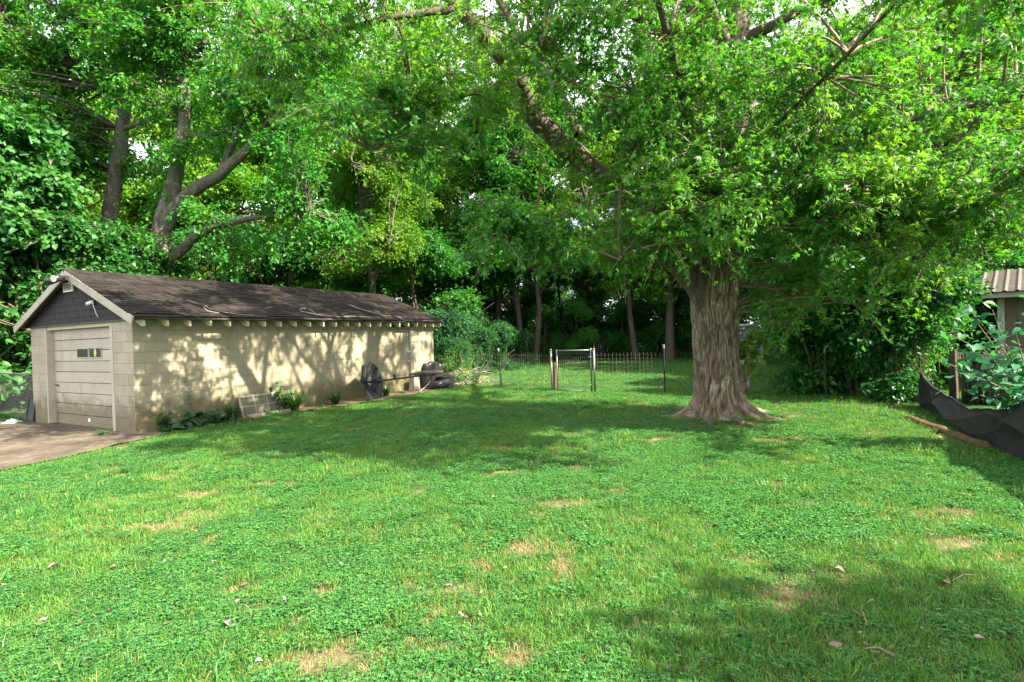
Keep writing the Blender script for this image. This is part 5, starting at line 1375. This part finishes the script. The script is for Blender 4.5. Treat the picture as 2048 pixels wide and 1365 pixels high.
# ------------------------------------------------------------------ fallen leaves and sticks
rng = np.random.default_rng(44)
M['dry_leaf'] = leaf_mat('dry_leaf', [(0, (.12, .075, .045)), (.5, (.21, .155, .115)), (1, (.31, .26, .215))], .15, .7, (1, .9, .8))
dry = []
for k in range(5):
    tv, tf = LEAF['maple' if k < 1 else 'broad']
    v = tv.copy(); c = rng.uniform(1.0, 2.2)
    v[:, 2] += c * np.abs(v[:, 0]) ** 1.5 * (1 if k % 2 else -.5) + .25 * (v[:, 1] - .5) ** 2 + rng.normal(size=len(v)) * .05
    v[:, 2] -= v[:, 2].min(); v[:, 1] -= .5
    fl_ = np.concatenate([np.array(f) for f in tf]); tot = np.array([len(f) for f in tf])
    dry.append(mesh_np('dry_leaf', v, fl_, np.concatenate([[0], np.cumsum(tot)[:-1]]), tot, M['dry_leaf'], np.full(len(tf), rng.random())))
spots = [(105, 1145, .10), (130, 1143, .08), (15, 1178, .11), (155, 1232, .11), (85, 1248, .09), (230, 1145, .09), (245, 1155, .08), (335, 1258, .10), (458, 1258, .10), (570, 1212, .10), (415, 1275, .06), (195, 1245, .08), (430, 1130, .08),
         (75, 1000, .08), (220, 1028, .08), (395, 1070, .09), (350, 1075, .07), (845, 1030, .10), (835, 1085, .08), (900, 1045, .08), (615, 965, .09), (565, 1122, .07), (960, 1240, .06), (170, 1330, .09), (1010, 1145, .06), (600, 870, .10),
         (1560, 872, .10), (1690, 865, .09), (1735, 880, .09), (1830, 850, .13), (1855, 866, .10), (1915, 905, .11), (1945, 895, .12), (1700, 915, .09), (1755, 910, .08), (1910, 925, .11), (1950, 998, .14), (1745, 835, .12), (1650, 845, .08), (1785, 870, .1), (1880, 880, .1),
         (1670, 1300, .10), (1410, 1330, .09), (1890, 1175, .15), (1575, 955, .08), (1290, 855, .09), (1365, 880, .09), (1250, 850, .08), (1330, 905, .07), (1120, 870, .06), (1040, 745, .1), (730, 825, .08), (810, 845, .08), (1170, 1060, .06), (700, 1040, .06), (50, 908, .10), (1340, 1350, .06), (1680, 1150, .09)]
for k in range(70):
    spots.append((rng.uniform(0, 2048), rng.uniform(820, 1340), rng.uniform(.045, .085)))
for px, py, s_ in spots:
    g = gnd(px, py)
    u, w = to_g(g[0], g[1])
    if -.1 < u < 9 and -.2 < w < 4.6: continue
    if math.hypot(g[0] - MR[0], g[1] - MR[1]) < .7: continue
    o = link('dry_leaf', dry[rng.integers(5)], None)
    o.location = (g[0], g[1], float(height(np.array(g[0]), np.array(g[1]))) + .022); o.rotation_euler = (rng.uniform(-.35, .35), rng.uniform(-.35, .35), rng.uniform(0, 6.28)); o.scale = (s_ * .5, s_ * .68, s_ * .55)
    tag(o, 'pale curled dry leaf fallen on the grass', 'dry leaf', 'dry leaves scattered over the lawn')
for i, (px, py, L, a, lb) in enumerate(((1905, 1172, .22, .3, 'forked pale stick lying on the sunny lawn near the right edge'), (1735, 1260, .14, 1.2, 'short dark stick in the shaded lower right corner of the lawn'), (1790, 1325, .12, 2.6, 'thin pale twig near the bottom right of the lawn'))):
    g = gnd(px, py); d = np.array((math.cos(a), math.sin(a), 0)) * L
    mb = MB().tube([(0, 0, 0), tuple(d * .5 + (.01, .02, .012)), tuple(d)], [.005, .0045, .003], 6).tube([tuple(d * .5), tuple(d * .8 + np.array((-d[1], d[0], .05)) * .3)], [.0035, .002], 5)
    tag(mb.build('stick', M['twig'], None, True, loc=(g[0], g[1], .03)), lb, 'stick')

# ------------------------------------------------------------------ grass
def blade_tuft(name, seed, n, L, w, rad, mat, lean_=.9, seg=2):
    rng = np.random.default_rng(seed)
    V_, F_, var = [], [], []
    for k in range(n):
        a = rng.uniform(0, 6.28); l = L * rng.uniform(.5, 1.2); le = rng.uniform(.2, 1.0) * lean_
        d = np.array((math.cos(a), math.sin(a), 0)); t_ = rng.uniform(0, 6.28); s_ = np.array((math.cos(t_), math.sin(t_), 0))
        r = rad * math.sqrt(rng.random()); p0 = np.array((math.cos(t_ * 3) * r, math.sin(t_ * 3) * r, -.004))
        b0 = len(V_); ww = w * rng.uniform(.7, 1.2)
        m1 = p0 + d * l * le * .35 + (0, 0, l * .62); e = p0 + d * l * le * .95 + (0, 0, l * (1 - .35 * le))
        V_ += [p0 + s_ * ww, p0 - s_ * ww, m1 + s_ * ww * .8, m1 - s_ * ww * .8, e]
        F_ += [(b0, b0 + 1, b0 + 3, b0 + 2), (b0 + 2, b0 + 3, b0 + 4)]
        var += [rng.random() ** 1.0] * 2
    fl_ = np.concatenate([np.array(f) for f in F_]); tot = np.array([len(f) for f in F_])
    return mesh_np(name, np.array(V_), fl_, np.concatenate([[0], np.cumsum(tot)[:-1]]), tot, mat, var)
def clover_tuft(name, seed, n, leaf, rad, hh, mat, kind='heart'):
    rng = np.random.default_rng(seed)
    P, A, Nn, S, v = [], [], [], [], []
    for k in range(n):
        r = rad * math.sqrt(rng.random()); t = rng.uniform(0, 6.28); c = np.array((r * math.cos(t), r * math.sin(t), hh * rng.uniform(.5, 1.1)))
        tilt = rng.normal(size=3) * .3 + np.array((0, 0, 1)); a0 = rng.uniform(0, 6.28); vv = rng.random()
        for j in range(3 if kind == 'heart' else 1):
            a = a0 + j * 2.094; P.append(c); A.append(np.array((math.cos(a), math.sin(a), rng.uniform(-.1, .25)))); Nn.append(tilt); S.append(leaf * rng.uniform(.8, 1.2)); v.append(vv)
    return leaves_mesh(name, 'oval', np.array(P), unit(np.array(A)), unit(np.array(Nn)), np.array(S), mat, np.array(v), 1.35 if kind == 'heart' else 1.0)
protos = bpy.data.collections.new('grass_tufts')
def proto(me): o = bpy.data.objects.new(me.name, me); protos.objects.link(o)
PM = [blade_tuft('a0_turf', 1, 26, .050, .0016, .060, M['grass'], 1.1), blade_tuft('a1_turf', 2, 26, .040, .0015, .060, M['grass'], 1.2), blade_tuft('a2_turf', 3, 22, .062, .0019, .055, M['grass'], 1.0),
      clover_tuft('a3_clover', 4, 30, .0105, .065, .030, M['clover']), clover_tuft('a4_clover', 5, 26, .012, .070, .034, M['clover']), clover_tuft('a5_weed', 6, 34, .024, .065, .034, M['clover'], 'w'),
      blade_tuft('a6_long', 7, 16, .12, .0028, .05, M['grass'], 1.3), blade_tuft('a7_straw', 8, 24, .040, .0015, .06, M['straw'], 1.6), blade_tuft('a8_broadgrass', 9, 18, .070, .0030, .055, M['clover'], 1.5)]
for me in PM: proto(me)
rng = np.random.default_rng(77)
pts, idx, scl = [], [], []
def scatter(y0, y1, dens, s_lo, s_hi, xl=None, xr=None):
    A_ = (y1 - y0) * ((y1 + 1.0) * 2)
    n = int(A_ * dens)
    y = rng.uniform(y0, y1, n); x = rng.uniform(-1, 1, n) * (y1 + 1.0)
    k = np.abs(x) < y + .9
    x, y = x[k], y[k]
    u, w = to_g(x, y)
    ok = ~((u > -.05) & (u < GLEN + .05) & (w > -.08) & (w < GWID + .1))
    jx, jy = x + rng.normal(size=len(x)) * .05, y + rng.normal(size=len(x)) * .05
    ok &= ~in_poly(jx, jy, DRIVE) & ~in_poly(jx, jy, STRIP)
    ok &= np.hypot(x - MR[0], y - MR[1]) > .62
    ok &= ~((u > -3) & (w > 4.5) & (rng.random(len(x)) < .3))
    x, y = x[ok], y[ok]
    bb = bareness(x, y)
    keep = rng.random(len(x)) > np.clip((bb - .2) * 1.1, 0, .62)
    x, y, bb = x[keep], y[keep], bb[keep]
    cl = fbm(x, y, .55, 1); wd = fbm(x + 30, y + 7, .9, 4); lg = noise2(x + 11, y, .8, 6)
    r = rng.random(len(x))
    id_ = rng.integers(0, 3, len(x))
    pc = np.clip((cl - .44) * 2.8, .06, .58)
    id_ = np.where(r < pc, rng.integers(3, 5, len(x)), id_)
    r2 = rng.random(len(x))
    id_ = np.where(r2 < np.clip((wd - .56) * 4.5, .01, .6), 5, id_)
    id_ = np.where((rng.random(len(x)) < np.clip((lg - .72) * 1.2, .004, .3)), np.where(rng.random(len(x)) < .5, 6, 8), id_)
    id_ = np.where(rng.random(len(x)) < np.clip(bb * 1.5, .06, .9), 7, id_)
    pts.append(np.stack([x, y, height(x, y)], -1)); idx.append(id_); scl.append(rng.uniform(s_lo, s_hi, len(x)))
scatter(1.5, 3.6, 820, .6, 1.3); scatter(3.6, 6.0, 600, .7, 1.35); scatter(6.0, 10.0, 360, .85, 1.5); scatter(10.0, 17, 160, 1.1, 1.8); scatter(17, 33, 45, 1.6, 2.6)
# the weedy fringe left along the driveway and the strip
pts, idx, scl = np.concatenate(pts), np.concatenate(idx), np.concatenate(scl)
print('tufts', len(pts))
gm = bpy.data.meshes.new('grass'); gm.vertices.add(len(pts)); gm.vertices.foreach_set('co', pts.astype(np.float32).ravel())
for nme, typ, val in (('idx', 'INT', idx.astype(np.int32)), ('scl', 'FLOAT', scl.astype(np.float32)), ('rot', 'FLOAT', rng.uniform(0, 6.28, len(pts)).astype(np.float32))):
    a_ = gm.attributes.new(nme, typ, 'POINT'); a_.data.foreach_set('value', val)
gm.update()
go = link('grass', gm); tag(go, 'mown turf of mixed grass, clover and weeds covering the yard', 'grass', kind='stuff')
ng = bpy.data.node_groups.new('scatter_tufts', 'GeometryNodeTree')
ng.interface.new_socket('Geometry', in_out='INPUT', socket_type='NodeSocketGeometry'); ng.interface.new_socket('Geometry', in_out='OUTPUT', socket_type='NodeSocketGeometry')
gi, gout = ng.nodes.new('NodeGroupInput'), ng.nodes.new('NodeGroupOutput')
ip = ng.nodes.new('GeometryNodeInstanceOnPoints'); ci = ng.nodes.new('GeometryNodeCollectionInfo')
ci.inputs['Collection'].default_value = protos; ci.inputs['Separate Children'].default_value = True; ci.inputs['Reset Children'].default_value = True
def named(nme, typ):
    n = ng.nodes.new('GeometryNodeInputNamedAttribute'); n.data_type = typ; n.inputs['Name'].default_value = nme; return n.outputs['Attribute']
cx = ng.nodes.new('ShaderNodeCombineXYZ'); ng.links.new(named('rot', 'FLOAT'), cx.inputs['Z'])
ng.links.new(gi.outputs[0], ip.inputs['Points']); ng.links.new(ci.outputs[0], ip.inputs['Instance'])
ip.inputs['Pick Instance'].default_value = True
ng.links.new(named('idx', 'INT'), ip.inputs['Instance Index']); ng.links.new(cx.outputs[0], ip.inputs['Rotation']); ng.links.new(named('scl', 'FLOAT'), ip.inputs['Scale'])
ng.links.new(ip.outputs[0], gout.inputs[0])
go.modifiers.new('scatter', 'NODES').node_group = ng
